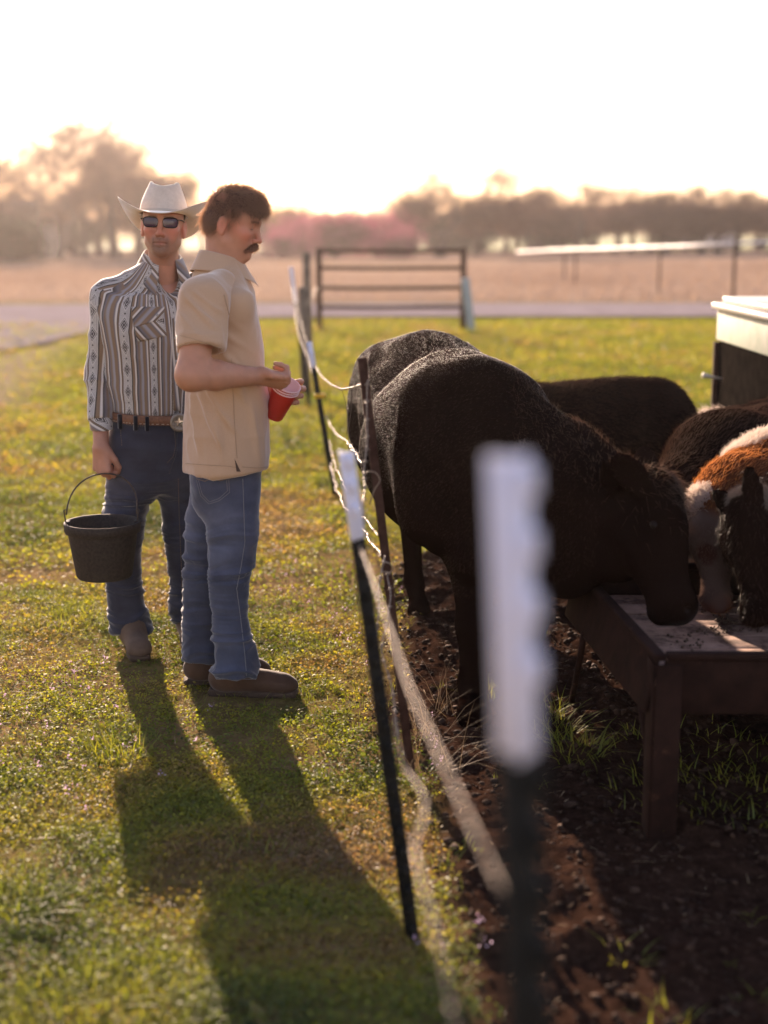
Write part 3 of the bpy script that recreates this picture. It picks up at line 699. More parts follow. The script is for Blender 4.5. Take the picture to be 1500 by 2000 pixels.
M_galv = noisy('weathered_white_pipe', (.60, .54, .50), (.75, .70, .66), 5, .5, 0)
# long pale rail running off to the right with a dark stake
a = P(1010, 492, 55); b = P(1180, 486, 40); c = P(1560, 469, 28)
q = MB(); q.tube(np.array([a, (a + b) / 2 + (0, 0, .02), b, (b + c) / 2 + (0, 0, -.02), c]), .035, 8)
e = empty('field_rail', (b[0], b[1], 0), 'long pale rail sagging across the dry field, ending beyond the right edge', 'rail')
q.build('rail', M_galv, e, True)
for px, Y in ((1103, 47), (1125, 45), (1290, 37), (1540, 28.5)):
    tpt = P(px, 488 - (px - 1103) * .045, Y); q = MB(); q.box((tpt[0], Y, tpt[2] / 2), (.025, .025, tpt[2] / 2)); bevel(q.build('stake', M_rust, e), .004)
q = MB(); s = P(1437, 464, 30.5); q.box((s[0], 30.5, s[2] / 2), (.03, .03, s[2] / 2)); q.box((s[0], 30.47, s[2] * .85), (.06, .015, .015))
st = q.build('fence_stake', M_rust); tag(st, 'tall thin dark stake by the road under the pale rail', 'stake')

# ------------------------------------------------------------------ the hazy evening air
hb_ = MB(); hb_.box((0, 700, 6.5), (1000, 850, 7.6)); hz = hb_.build('haze', None)
hm = bpy.data.materials.new('haze_air'); hm.use_nodes = True; hn = hm.node_tree.nodes; hn.remove(hn['Principled BSDF'])
pv = hn.new('ShaderNodeVolumePrincipled'); pv.inputs['Color'].default_value = (1, .90, .85, 1); pv.inputs['Density'].default_value = .00045; pv.inputs['Anisotropy'].default_value = .7
hm.node_tree.links.new(pv.outputs[0], hn['Material Output'].inputs['Volume']); hz.data.materials.append(hm); tag(hz, kind='stuff')
# ------------------------------------------------------------------ people: shared parts
def head_skin(fr, sc=1.0, neck_to=None, eyes_closed=False, h=.0032):
    v = Vol((-.16, -.12, -.25), (.14, .12, .14), h)
    v.ell((-.008, 0, .036), (.100, .076, .082), k=0)
    v.ell((.022, 0, .005), (.064, .066, .075), k=.03)
    v.ell((.03, 0, -.045), (.052, .054, .062), k=.03)
    for s in (-1, 1):
        v.cone((-.015, s * .053, -.045), (.004, s * .050, -.072), .013, .013, k=.03)        # jaw angle
        v.cone((.004, s * .050, -.074), (.066, s * .014, -.108), .013, .013, k=.022)
        v.ell((.060, s * .043, -.030), (.022, .020, .020), k=.025)                          # cheek bone
        v.cone((.055, s * .03, -.06), (.07, s * .02, -.08), .022, .016, k=.02)
    v.ell((.077, 0, -.108), (.016, .020, .016), k=.018)
    v.cone((.074, -.034, .022), (.084, 0, .018), .011, .010, k=.016); v.cone((.074, .034, .022), (.084, 0, .018), .011, .010, k=.016)
    v.cone((.02, 0, -.085), (.055, 0, -.10), .035, .022, k=.03)
    for s in (-1, 1):
        v.ell((.094, s * .031, -.001), (.018, .019, .014), k=.014, op='cut')
        v.ell((.069, s * .031, -.001), (.0145, .0165, .0125), k=.004)
        v.cone((.080, s * .018, .006), (.072, s * .044, .004), .0042, .0035, k=.004)        # upper lid fold
    v.cone((.086, 0, .008), (.108, 0, -.036), .0085, .0095, k=.012)                         # nose
    v.ell((.110, 0, -.041), (.011, .0105, .0095), k=.006)
    for s in (-1, 1):
        v.ell((.098, s * .0125, -.045), (.010, .0075, .0075), k=.006)
        v.ell((.104, s * .0065, -.053), (.005, .0035, .004), k=.002, op='cut')
    v.ell((.083, 0, -.066), (.014, .028, .014), k=.014)
    v.cone((.087, -.020, -.0725), (.096, 0, -.070), .0048, .0058, k=.005); v.cone((.087, .020, -.0725), (.096, 0, -.070), .0048, .0058, k=.005)
    v.cone((.086, -.016, -.0820), (.0935, 0, -.0825), .0055, .0068, k=.005); v.cone((.086, .016, -.0820), (.0935, 0, -.0825), .0055, .0068, k=.005)
    v.cone((.088, -.022, -.0768), (.102, 0, -.0768), .0030, .0032, k=.002, op='cut'); v.cone((.088, .022, -.0768), (.102, 0, -.0768), .0030, .0032, k=.002, op='cut')
    for s in (-1, 1):                                                                       # ears
        A = np.array([unit((.3, s * .95, 0)), unit((0, 0, 1)), unit(np.cross((.3, s * .95, 0), (0, 0, 1)))])
        v.ell((-.012, s * .080, -.018), (.0075, .033, .019), M=A, k=.006)
        v.ell((-.006, s * .088, -.012), (.006, .020, .011), M=A, k=.003, op='cut')
        v.ell((-.006, s * .079, -.045), (.006, .011, .009), M=A, k=.005)
    if neck_to is not None:
        nb = fr.l(neck_to) / sc
        v.cone((-.030, 0, -.06), nb, .060, .066, k=.03, flat=((0, 1, 0), .93))
        v.cone((.012, 0, -.10), nb + np.array([.02, 0, .0]), .03, .04, k=.04)
        v.ell((.022, 0, -.125), (.012, .012, .018), k=.02)
    f2 = Fr(fr.o, fr.M[0], fr.M[2]); f2.M = fr.M * sc
    s = Skin(v, 1, f2); s.M2 = f2.M / sc; s.fr = fr; s.sc = sc; return s
def skin_col(fr, sc, base=(.52, .25, .155), stub=0.0, hairc=(.10, .06, .04)):
    def f(v, n):
        l = fr.l(v) / sc; c = np.tile(np.array(base), (len(v), 1)); x, y, z = l[:, 0], l[:, 1], l[:, 2]
        inh = (np.abs(x) < .2) & (np.abs(y) < .12) & (np.abs(z) < .16)
        c *= (1 + .16 * (noise(v, 60) - .5) + .14 * (noise(v, 14) - .5))[:, None]
        red = np.exp(-((x - .085) ** 2 + (np.abs(y) - .045) ** 2 + (z + .035) ** 2) / .0009) + np.exp(-((x - .11) ** 2 + y ** 2 + (z + .042) ** 2) / .0004) + np.exp(-((np.abs(y) - .085) ** 2 + (z + .02) ** 2) / .0009)
        c = c * (1 + inh[:, None] * red[:, None] * np.array([.12, -.12, -.12]))
        lip = inh * (x > .08) * np.exp(-(z + .0770) ** 2 / .00007) * np.exp(-y ** 2 / .0004)
        c = c * (1 - .55 * lip[:, None]) + lip[:, None] * .55 * np.array([.36, .09, .07])
        brow = inh * (x > .06) * np.exp(-(z - .0215 + .25 * (np.abs(y) - .03) ** 2 * 20) ** 2 / .00003) * sstep(.009, .016, np.abs(y)) * (1 - sstep(.046, .052, np.abs(y)))
        c = c * (1 - .8 * brow[:, None]) + .8 * brow[:, None] * np.array(hairc)
        if stub:
            goat = np.exp(-((z + .098) ** 2 / .0007 + y ** 2 / .0009)) + .9 * np.exp(-((z + .061) ** 2 / .00007 + y ** 2 / .0007)) + .8 * np.exp(-((np.abs(y) - .026) ** 2 / .00004 + (z + .078) ** 2 / .0005))
            b = inh * stub * np.clip(goat * (x > .05), 0, 1) * (1 - lip) * (.75 + .5 * noise(v, 250)); b += inh * stub * .35 * sstep(-.045, -.09, z) * sstep(-.02, .02, x) * (1 - np.clip(goat, 0, 1))
            c = c * (1 - .75 * b[:, None]) + .75 * b[:, None] * np.array(hairc)
        return np.clip(c, 0, 1)
    return f
def hand_into(v, wrist, d, n, t, curls, spread=(0, 0, 0, 0), thumb=None, sc=1.0, lens=(.074, .083, .077, .060)):
    """palm, four jointed fingers and a thumb. d fingers, n back of hand, t thumb side"""
    d = unit(d); n = unit(n - d * np.dot(n, d)); t = unit(np.asarray(t, float) - d * np.dot(t, d) - n * np.dot(t, n))
    W = lambda x, y, z: wrist + sc * (d * x + t * y + n * z)
    bases = [(.088, .029, .0), (.093, .008, .002), (.088, -.013, 0), (.079, -.032, -.004)]
    for i, b in enumerate(bases): v.cone(W(.004, b[1] * .55, -.002), W(*b), .0175 * sc, .0118 * sc, k=.014)
    v.cone(W(.02, .0, -.008), W(.07, 0, -.010), .020 * sc, .018 * sc, k=.02, flat=(n, .7))
    tips = []
    for i, b in enumerate(bases):
        p = W(*b); a = 0; L = lens[i] * sc; r = (.0102, .0104, .0098, .0086)[i] * sc
        for j, fr_ in enumerate((.46, .30, .24)):
            a += R(curls[i][j]); dd = d * math.cos(a) - n * math.sin(a); dd = unit(dd + t * spread[i] * (1 if j == 0 else .4))
            q = p + dd * L * fr_; v.cone(p, q, r * (1 - .08 * j), r * (.93 - .08 * j), k=.0025 if j else .008)
            v.ell(p - 0 * n, (r * 1.06 * (1 - .06 * j),) * 3, k=.003); p = q
        tips.append(p)
    th = thumb or [(.018, .026, -.010), (.052, .052, -.020), (.082, .060, -.028), (.106, .058, -.036)]
    rr_ = (.018, .0125, .0115, .0095)
    for j in range(3): v.cone(W(*th[j]), W(*th[j + 1]), rr_[j] * sc, rr_[j + 1] * sc, k=.012 if j == 0 else .003)
    return tips
M_skin = attr_mat('skin', .48, .4, sss=.25, bump=.12, bscale=260)
def denim(name, dark, light, fade=.5):
    m = mat(name, dark, .9, spec=.2, sheen=.6); t = NT(m)
    f = t.noise(7, 5, .7); f2 = t.noise(420, 2, .5); c = t.ramp(f, [(.3, dark), (.75, light)])
    w = t.attr('Col').outputs['Color']; c = t.mix(1.0, c, w, 'MULTIPLY')
    wv = t.new('TexWave', wave_type='BANDS', bands_direction='DIAGONAL'); wv.inputs['Scale'].default_value = 260; wv.inputs['Distortion'].default_value = 2; t.lk(t.obj(), wv.inputs['Vector'])
    c = t.mix(t.math('MULTIPLY', f2, .35), c, light); t.lk(c, t.b.inputs['Base Color'])
    t.bump(wv.outputs['Fac'], .15, .001); return m
M_denimA = denim('washed_blue_denim', (.036, .042, .070), (.088, .098, .145)); M_denimB = denim('dark_denim', (.022, .026, .042), (.052, .058, .085))
M_thread = mat('tan_thread', (.28, .18, .09), .8); M_thread2 = mat('pale_thread', (.22, .22, .24), .8)
def fold_denim(legs, amp=.011):
    amp *= 1.5
    """horizontal stacking folds at the knees and ankles, diagonal drag folds elsewhere"""
    def f(v, n):
        z = v[:, 2] + .10 * (noise(v, 6, 4) - .5); a = np.zeros(len(v))
        w_an = 1 - sstep(.13, .36, z); w_kn = np.exp(-((z - .52) / .12) ** 2); w_hip = np.exp(-((z - .86) / .10) ** 2)
        q = v.copy(); q[:, 2] += .25 * (v[:, 0] - .3 * v[:, 1]) * np.sin(z * 9)
        q[:, 2] += .09 * (noise(v, 7, 2) - .5); r1 = ridge(q, (6, 6, 15), 2.2) * (.3 + 1.2 * noise(v, 8, 1)); r2 = ridge(q, (9, 9, 27), 5.1) * (.2 + 1.3 * noise(v, 9, 6)); r3 = ridge(q, (5, 5, 4.5), 7.7)
        a += amp * (w_an * (1.15 * r1 + .5 * r2 - .55) + w_kn * (.9 * r1 + .35 * r2 - .45) + w_hip * (.35 * ridge(q, (9, 9, 9), 3) - .15) + .35 * (r3 - .4))
        r4 = ridge(q, (16, 16, 42), 8.8) * (noise(v, 11, 2) > .45); a += .0035 * r4 * (w_an + w_kn + .25); return a + .0015 * (noise(v, 45) - .5)
    return f
def denim_col(seams=()):
    def f(v, n):
        z = v[:, 2]; fr_ = np.clip(.5 + .5 * noise(v, (9, 9, 5)), 0, 1.2); th = np.exp(-((z - .68) / .14) ** 2) * .35
        cav = 1 + .5 * (noise(v, (14, 14, 40)) - .5)
        g = (.75 + .35 * fr_ + th) * cav; return np.clip(np.stack([g, g, g], 1), 0, 2)
    return f
def seam(sk, path, r, m, parent, name='seam', off=.0012, step=5):
    p = sk.trace(path, step, off)
    if len(p) < 3: return None
    q = MB(); q.tube(p, r, 5); return q.build(name, m, parent, True)
def dashed(sk, path, r, m, parent, name='stitching', dash=2.2):
    p = sk.trace(path, dash, .0012)
    if len(p) < 4: return
    q = MB()
    for i in range(0, len(p) - 1, 2):
        if np.linalg.norm(p[i + 1] - p[i]) < .03: q.tube(p[i:i + 2], r, 4)
    o = q.build(name, m, parent); o['kind'] = 'stuff'
M_boot = noisy('worn_brown_leather', (.050, .024, .013), (.10, .052, .03), 9, .75, .35, .003, spec=.35, sheen=.2)
M_sole = noisy('crepe_sole', (.05, .028, .017), (.09, .055, .035), 40, .85, .3, .002)
M_bootB = noisy('pale_suede', (.10, .062, .040), (.17, .11, .075), 12, .85, .35, .003)
def boot(gx_, gy_, yaw, parent, m, L=.30, s=1.0, lean=(0, 0), ankle=None):
    """ankle boot: heel at gx,gy; length along yaw"""
    if ankle is not None: gx_, gy_ = ankle[0] - .062 * math.cos(yaw), ankle[1] - .062 * math.sin(yaw)
    z0 = float(ground_z(np.array([gx_]), np.array([gy_]))[0]) + .004
    fr = Fr((gx_, gy_, z0), (math.cos(yaw), math.sin(yaw), 0))
    v = Vol((-.08, -.09, -.01), (L + .06, .09, .26), .0045)
    v.cone((.032, 0, .060), (.12, 0, .058), .041, .044, k=0); v.cone((.11, 0, .062), (L - .06, .004, .040), .050, .044, k=.02, flat=((0, 0, 1), .95))
    v.ell((L - .052, .004, .036), (.054, .046, .033), k=.02); v.cone((.07, 0, .08), (.10, 0, .088), .050, .044, k=.03)
    v.cone((.055, 0, .06), (.06 + lean[0], lean[1], .20), .048, .050, k=.03); v.cut(lambda X, Y, Z: .016 - Z + 0 * X + 0 * Y, .004)
    sk = Skin(v, 1, fr, disp=lambda p, n: .0035 * (ridge(fr.l(p), (22, 30, 10), 1) - .4) * sstep(.08, .12, fr.l(p)[:, 0]) * (1 - sstep(.17, .22, fr.l(p)[:, 0])) + .001 * (noise(p, 60) - .5))
    b = sk.obj('boot', m, parent)
    v = Vol((-.03, -.08, -.02), (L + .05, .08, .06), .004)
    v.box((L * .5 - .005, .002, .010), (L * .5 + .006, .047, .0125), rnd=.012)
    v.cut(lambda X, Y, Z: (np.abs(Y - .002) - (.031 + .016 * np.clip(1 - np.abs((X - L * .72) / (L * .35)), 0, 1) ** .5 * 1.0)) + 0 * Z, .006)
    v.cut(lambda X, Y, Z: np.sqrt((X - (L - .055)) ** 2 + (Y - .004) ** 2) - .062 - 9 * np.maximum(L - .055 - X, 0) + 0 * Z, .004)
    s2 = Skin(v, 1, fr); o = s2.obj('sole', M_sole, b); o.matrix_parent_inverse = Matrix.Identity(4); return b
def drape_edge(): pass
def collar_mesh(fr, r_top, r_bot, z_top, z_bot, a0, a1, point=.05, wx=1.0, wy=1.0, thick=.0022, n=60, cx=0, cx_b=0.0):
    """shirt collar: stand + fall, open at the front. angle 0 = front"""
    ang = np.linspace(R(a0), R(a1), n); rows = []
    for k in range(10):
        u = k / 9; 
        f = np.clip((np.abs(ang - (R(a0) + R(a1)) / 2) / ((R(a1) - R(a0)) / 2)), 0, 1)      # 0 at the nape, 1 at the points
        if u < .3: q = u / .3; r = r_top - .004 + .004 * q; z = z_top - .026 * (1 - q); rr_ = r_top - .006 + .006 * q; zz = z
        else: q = (u - .3) / .7; rr_ = r_top + (r_bot - r_top) * q + .012 * f ** 2 * q; zz = z_top + (z_bot - z_top) * q - point * f ** 4 * q
        drop = (1 - np.cos(np.pi * f)) * .5
        rr_ = rr_ + 0 * f; zz = zz - .040 * drop
        rows.append(np.stack([cx + cx_b * u + rr_ * wx * np.cos(ang), rr_ * wy * np.sin(ang), zz + 0 * ang], 1))
    V = np.concatenate(rows); F = [(i * n + j, i * n + j + 1, (i + 1) * n + j + 1, (i + 1) * n + j) for i in range(9) for j in range(n - 1)]
    return fr.w(V), np.array(F)
def sheet(name, V, F, m, parent, th=.0022, uv=None, offset=0.0, sub=1):
    o = link(name, mesh_np(name, V, F, uv=uv, col=np.ones((len(V), 3))), m, parent); s = o.modifiers.new('solid', 'SOLIDIFY'); s.thickness = th; s.offset = offset
    if sub: q = o.modifiers.new('sub', 'SUBSURF'); q.levels = q.render_levels = sub
    return o

# ------------------------------------------------------------------ man with the moustache (near)
YA = 4.88
man = empty('person', (P(450, 1360, YA)[0], YA, 0), 'bareheaded man with a moustache, tan short-sleeved shirt and jeans, looking down', 'person')
fyaw = R(25); fA = np.array([math.cos(fyaw), math.sin(fyaw), 0]); lA = np.array([-math.sin(fyaw), math.cos(fyaw), 0])
hp = R(-17); hy = R(-13)
frH = Fr(P(457, 431, YA), (math.cos(hy) * math.cos(hp), math.sin(hy) * math.cos(hp), math.sin(hp)))
neckA = P(436, 545, YA)
hs = head_skin(frH, .94, neck_to=neckA)
# arms and hands of the near man, in world space
v = Vol((-.78, 4.45, .98), (-.22, 5.20, 1.50), .0033)
shR = P(398, 590, 4.66); elR = P(374, 732, 4.575); wrR = P(506, 735, 4.70)
v.cone(shR, elR, .056, .050, k=0); v.cone(elR, elR + (wrR - elR) * .35, .047, .0475, k=.025, flat=((0, 0, 1), .98)); v.cone(elR + (wrR - elR) * .35, wrR, .0475, .0275, k=.02)
v.cone(elR + (-.004, 0, -.008), elR + (.02, 0, -.01), .038, .034, k=.02)
thR = [(.012, .022, .0), (.038, .040, .018), (.066, .036, .012), (.094, .022, -.002)]
hand_into(v, wrR, (.95, .14, -.22), (-.10, -.72, -.68), (.1, -.68, .72), [(98, 66, 20), (94, 68, 20), (94, 66, 20), (94, 62, 20)], (.12, .03, -.05, -.12), thumb=thR, sc=1.0)
# left forearm comes from behind the body to the far side of the cups
cupC = P(561, 750, 4.82)                                # centre of the upper rim
cupAx = unit((.36, -.40, .84)); wrL = P(528, 768, 4.93); elL = P(455, 745, 5.12)
v.cone(elL, wrL, .046, .027, k=.02)
hand_into(v, wrL, (.93, -.05, .06), (.28, .95, -.08), (-.1, .1, 1), [(42, 52, 34), (46, 56, 34), (50, 56, 36), (54, 58, 40)], (.14, .03, -.06, -.16), thumb=[(.018, .026, -.006), (.045, .050, -.012), (.064, .066, -.03), (.074, .066, -.05)], sc=1.0)
arm = Skin(v, 1)
# slim body under the clothes so the figure is whole
v = Vol((-1.0, 4.55, .03), (-.2, 5.3, 1.56), .010)
hipA = P(446, 900, YA); v.cone(hipA + (0, 0, .06), neckA - (0, 0, .1), .08, .10, k=.03, flat=(fA, .7)); v.cone(neckA - lA * .13 - (0, 0, .11), neckA + lA * .13 - (0, 0, .11), .04, k=.03); v.cone(neckA, neckA - (0, 0, .12), .05, .05, k=.04)
v.cone(neckA - lA * .10 - (0, 0, .08), shR, .035, .045, k=.03); v.cone(neckA + lA * .16 - (0, 0, .10), elL, .035, .035, k=.03)
anR, knR = P(455, 1320, 4.86), P(450, 1140, 4.88); anL, knL = P(392, 1295, 5.07), P(402, 1120, 5.02)
for hpx, kn, an in ((hipA - lA * .08, knR, anR), (hipA + lA * .08, knL, anL)): v.cone(hpx * .7 + hipA * .3 - (0, 0, .08), kn, .040, .038, k=.02); v.cone(hpx * .7 + hipA * .3 - (0, 0, .08), hipA + (0, 0, .06), .04, .055, k=.03); v.cone(kn, an + (0, 0, .03), .038, .022, k=.02)
core = Skin(v, 1); hs.merge(arm).merge(core)
hs.obj('body', M_skin, man, col=skin_col(frH, .94))
M_armhair = strand_mat('arm_hair', (.12, .06, .035), (.6, .32, .16), .5, .08)
fur('arm_hair', arm, 1400, .013, lambda p, n: np.tile(np.array([.8, 0, -.6]), (len(p), 1)), M_armhair, man, mask=lambda c, n: 1.0 * (np.linalg.norm(c - (elR + wrR) / 2, axis=1) < .15), lift=.35, jit=.3, r=.00022)

# tan shirt
def rowsA(tab, Y, b):
    out = []
    for (py, x0, x1, bb) in tab:
        z = P(750, py, Y)[2]; xa, xb = P(x0, py, Y)[0], P(x1, py, Y)[0]; hx = (xb - xa) / 2
        a = math.sqrt(max(hx ** 2 - (bb * math.sin(fyaw)) ** 2, .003)) / math.cos(fyaw); out.append((z, (xa + xb) / 2, Y, a, bb))
    return out
def seg_folds(v, segs, n=None):
    a = np.zeros(len(v))
    for (p, q, w, amp) in segs:
        p, q = np.asarray(p), np.asarray(q); d = q - p; t_ = ((v - p) @ d) / (d @ d); wob = .012 * (noise(v, 14, 3) - .5); tc = np.clip(t_, 0, 1)
        dv = (v - p - tc[:, None] * d)[:, [0, 2]]; dist = np.linalg.norm(dv, axis=1) + wob; a += 1.5 * amp * np.exp(-(dist / w) ** 2) * np.sin(np.pi * np.clip(tc * .9 + .08, 0, 1)) ** .7
    return a
NA = 4.70
FOLDS_A = [(P(436, 690, NA), P(505, 745, 4.78), .010, .010), (P(440, 700, NA), P(480, 800, 4.72), .011, .009), (P(385, 765, 4.72), P(440, 885, NA), .012, .010), (P(400, 760, NA), P(462, 850, NA), .010, .009), (P(372, 780, 4.76), P(392, 890, 4.74), .012, .009),
           (P(470, 700, 4.74), P(515, 800, 4.84), .010, .008), (P(486, 780, 4.76), P(506, 905, 4.80), .012, .009), (P(440, 610, NA), P(482, 650, 4.76), .010, .008), (P(436, 650, NA), P(496, 690, 4.78), .009, .008), (P(420, 800, NA), P(436, 905, NA), .011, .008), (P(450, 570, 4.76), P(486, 610, 4.84), .009, .006), (P(365, 570, 4.8), P(392, 600, 4.74), .010, .006)]
def shirt_fold(seed, amp=.007, arm_pts=None):
    def f(v, n):
        q = v.copy(); q[:, 0] += .15 * (v[:, 2] - 1.2)
        a = amp * (1.3 * ridge(q, (5, 5, 1.8), seed) + .9 * ridge(q, (12, 12, 4.5), seed + 3) + .5 * ridge(q, (9, 9, 14), seed + 6) - .9)
        z = v[:, 2]; low = 1 - sstep(1.0, 1.25, z); return a * (.5 + .7 * low) + seg_folds(v, FOLDS_A) + .0012 * (noise(v, 60) - .5)
    return f
tabA = [(922, 360, 522, .172), (880, 361, 521, .170), (820, 364, 520, .162), (760, 364, 518, .162), (700, 360, 512, .172), (650, 354, 505, .185), (610, 352, 497, .19), (580, 355, 491, .18)]
v = Vol((-.92, 4.55, .80), (-.25, 5.22, 1.56), .0055)
v.loft(rowsA(tabA, YA, .19), yaw=fyaw, k=0, n=2.25)
top = P(432, 548, YA)
for s in (-1, 1): v.cone(top + lA * s * .03, P(430, 590, YA) + lA * s * .15, .060, .056, k=.05, flat=(fA, .95))
v.cone(P(425, 560, YA), P(418, 600, YA) , .10, .12, k=.05, flat=(fA, .85)); v.cone(P(428, 520, YA), P(432, 560, YA), .062, .09, k=.04)
v.cone(P(462, 600, YA) , P(470, 680, YA), .035, .04, k=.08)
v.cut(lambda X, Y, Z: (P(750, 917, YA)[2] + .012 * np.sin((X + .6) * 9) - Z) + 0 * Y, .004)
ves = Skin(v, 2, disp=shirt_fold(2.0, .0085))
M_tan = mat('tan_linen', (.52, .35, .20), .85, spec=.2, sheen=.7); t = NT(M_tan)
t.lk(t.ramp(t.noise(600, 3, .6), [(.3, (.50, .32, .20)), (.7, (.60, .395, .255))]), t.b.inputs['Base Color']); t.bump(t.noise(500, 2), .12, .001)
body_sh = ves.obj('shirt', M_tan, man)
# sleeve, hollow at the hem
v = Vol((-.92, 4.38, 1.20), (-.45, 4.98, 1.55), .0045)
s0 = P(430, 568, YA - .10); s1 = P(400, 590, 4.67); s2 = P(391, 690, 4.60)
v.cone(s0, s1, .070, .076, k=0); v.cone(s1, s2, .077, .079, k=.03); v.cone(P(384, 600, 4.76), P(382, 640, 4.70), .06, .06, k=.04)
ax = unit(s2 - s1)
v.cone(s2 - ax * .015, s2 + ax * .06, .064, .068, k=.004, op='cut'); v.cut(lambda X, Y, Z: (X - s2[0]) * (ax[0] + .10) + (Y - s2[1]) * ax[1] + (Z - s2[2]) * (ax[2]) + .012, .003)
slv = Skin(v, 2, disp=lambda p, n: seg_folds(p, [(P(360, 575, 4.6), P(425, 640, 4.6), .009, .008), (P(352, 610, 4.6), P(400, 668, 4.55), .009, .007), (P(380, 570, 4.6), P(434, 610, 4.62), .008, .007), (P(355, 650, 4.6), P(430, 655, 4.58), .008, .005)]) + .009 * (ridge(p - s1, (10, 10, 5), 4) + .5 * ridge(p, (20, 20, 12), 2) - .6) + .001 * (noise(p, 60) - .5))
slv.obj('sleeve', M_tan, man)
# hem band of the sleeve, yoke and side seams
for path in ([(352, 655), (375, 661), (400, 669), (425, 678), (434, 681)],): seam(slv, path, .0009, mat('seam_tan', (.38, .25, .15), .9), man, 'hem_seam')
M_seamtan = bpy.data.materials['seam_tan']
seam(slv, [(437, 575), (446, 610), (450, 640), (446, 672)], .0012, M_seamtan, man, 'armhole_seam')
for path in ([(452, 700), (455, 760), (458, 830), (463, 895)], [(362, 905), (400, 908), (440, 910), (462, 913)], [(472, 912), (500, 914), (522, 912)], [(360, 552), (395, 556), (430, 560)]): seam(ves, path, .0009, M_seamtan, man, 'shirt_seam')
# side vent: a narrow dark wedge at the hem
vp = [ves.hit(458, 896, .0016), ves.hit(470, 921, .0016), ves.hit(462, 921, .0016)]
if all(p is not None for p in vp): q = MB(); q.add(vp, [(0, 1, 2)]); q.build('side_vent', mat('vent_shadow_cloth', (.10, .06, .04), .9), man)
# collar
upc = unit((-.22, 0, 1)); frC = Fr(P(434, 528, YA), fA, upc)
V, F = collar_mesh(frC, .064, .100, .072, .002, 16, 344, point=.026, wx=1.10, wy=.96)
sheet('collar', V, F, M_tan, man, .0028)
# jeans of the near man
def leg_rows(tab, Y0, Y1, yo=0.9):
    out = []
    for (py, cx, r) in tab:
        t_ = (py - tab[0][0]) / (tab[-1][0] - tab[0][0]); Y = Y0 + (Y1 - Y0) * t_; p = P(cx, py, Y); rm = r * mpp(py, Y, p[2]); out.append((p[2], p[0], Y, rm, rm * yo))
    return out
v = Vol((-1.0, 4.60, .06), (-.22, 5.32, 1.0), .0046)
v.loft(leg_rows([(905, 448, 60), (960, 452, 56), (1030, 454, 49), (1100, 449, 42), (1145, 447, 39), (1200, 449, 35), (1260, 458, 37), (1312, 463, 41), (1350, 464, 44)], 4.84, 4.87), k=0)
v.loft(leg_rows([(905, 430, 56), (960, 427, 54), (1030, 410, 49), (1090, 402, 43), (1150, 396, 38), (1210, 390, 34), (1260, 390, 34), (1330, 392, 36)], 4.96, 5.07), k=.012)
v.loft([(z, *(P(446, 900, YA)[:2]), .110, .146) for z in (.86, .90, .97)], yaw=fyaw, k=.05)
v.cone(P(415, 945, 4.82), P(410, 975, 4.84), .075, .06, k=.05)                       # seat
v.cut(lambda X, Y, Z: .098 - Z + .03 * (X + .55) + 0 * Y, .004)
jA = Skin(v, 2, disp=fold_denim(None, .0115)); jA.obj('jeans', M_denimA, man, col=denim_col())
seam(jA, [(474, 935), (476, 1000), (478, 1060), (470, 1110), (462, 1150), (470, 1210), (478, 1280), (482, 1330)], .0013, M_thread2, man, 'outseam', .0012)
for path in ([(384, 938), (392, 968), (408, 984), (428, 978), (448, 962), (446, 925)], [(388, 938), (395, 965), (409, 980), (427, 974), (444, 959), (442, 926)]): seam(jA, path, .0009, M_thread2, man, 'pocket_seam')
for path in ([(384, 930), (400, 934), (414, 929), (430, 934), (443, 930)], [(384, 935), (400, 940), (414, 934), (430, 939), (443, 935)]): seam(jA, path, .001, M_thread, man, 'pocket_stitching')
seam(jA, [(422, 1322), (445, 1330), (470, 1333), (500, 1326)], .0011, M_thread2, man, 'hem_seam'); seam(jA, [(362, 1300), (385, 1304), (414, 1302)], .0011, M_thread2, man, 'hem_seam')
b1 = G(412, 1358); b2 = G(584, 1366); boot(b1[0], b1[1] + .02, R(-3), man, M_boot, L=.315, lean=(.03, 0))
b1 = G(364, 1335); boot(b1[0], b1[1], R(13), man, M_boot, L=.315, lean=(.02, 0))
# belt hint under the shirt hem is hidden; hair, moustache, brows
M_hair = mat('dark_brown_hair', (.15, .078, .048), .4, spec=.4); M_strand = strand_mat('hair_strand', (.15, .08, .048), (.65, .33, .17), .38, .10); M_hairb = mat('moustache_hair', (.13, .062, .034), .5, spec=.4)
v = Vol((-.13, -.11, -.10), (.135, .11, .15), .0034)
v.ell((-.002, 0, .040), (.096, .079, .080), k=0); v.ell((.036, 0, .076), (.048, .062, .036), k=.03); v.ell((-.045, 0, -.01), (.062, .074, .062), k=.03)
v.cut(lambda X, Y, Z: (-(Z - (.044 + .25 * np.maximum(X - .02, 0) - 3.2 * np.maximum(-.0 - X, 0)))) + 0 * Y - .0, .012)          # hairline: face clear, nape covered
v.cut(lambda X, Y, Z: -(Z + .072) + 0 * X + 0 * Y, .01)
v.ell((-.010, .090, -.022), (.024, .03, .030), k=.006, op='cut'); v.ell((-.010, -.090, -.022), (.024, .03, .030), k=.006, op='cut')
v.cone((.016, -.066, .035), (.012, -.068, -.004), .014, .008, k=.01); v.cone((.016, .066, .035), (.012, .068, -.004), .014, .008, k=.01)
f2 = Fr(frH.o, frH.M[0]); f2.M = frH.M * .94
hr = Skin(v, 1, f2, disp=lambda p, n: .006 * (ridge(frH.l(p), (30, 30, 30), 3) - .5) + .003 * (noise(p, 90) - .5)); ho = hr.obj('hair', M_hair, man)
ctr = frH.w((-.01, 0, .03))
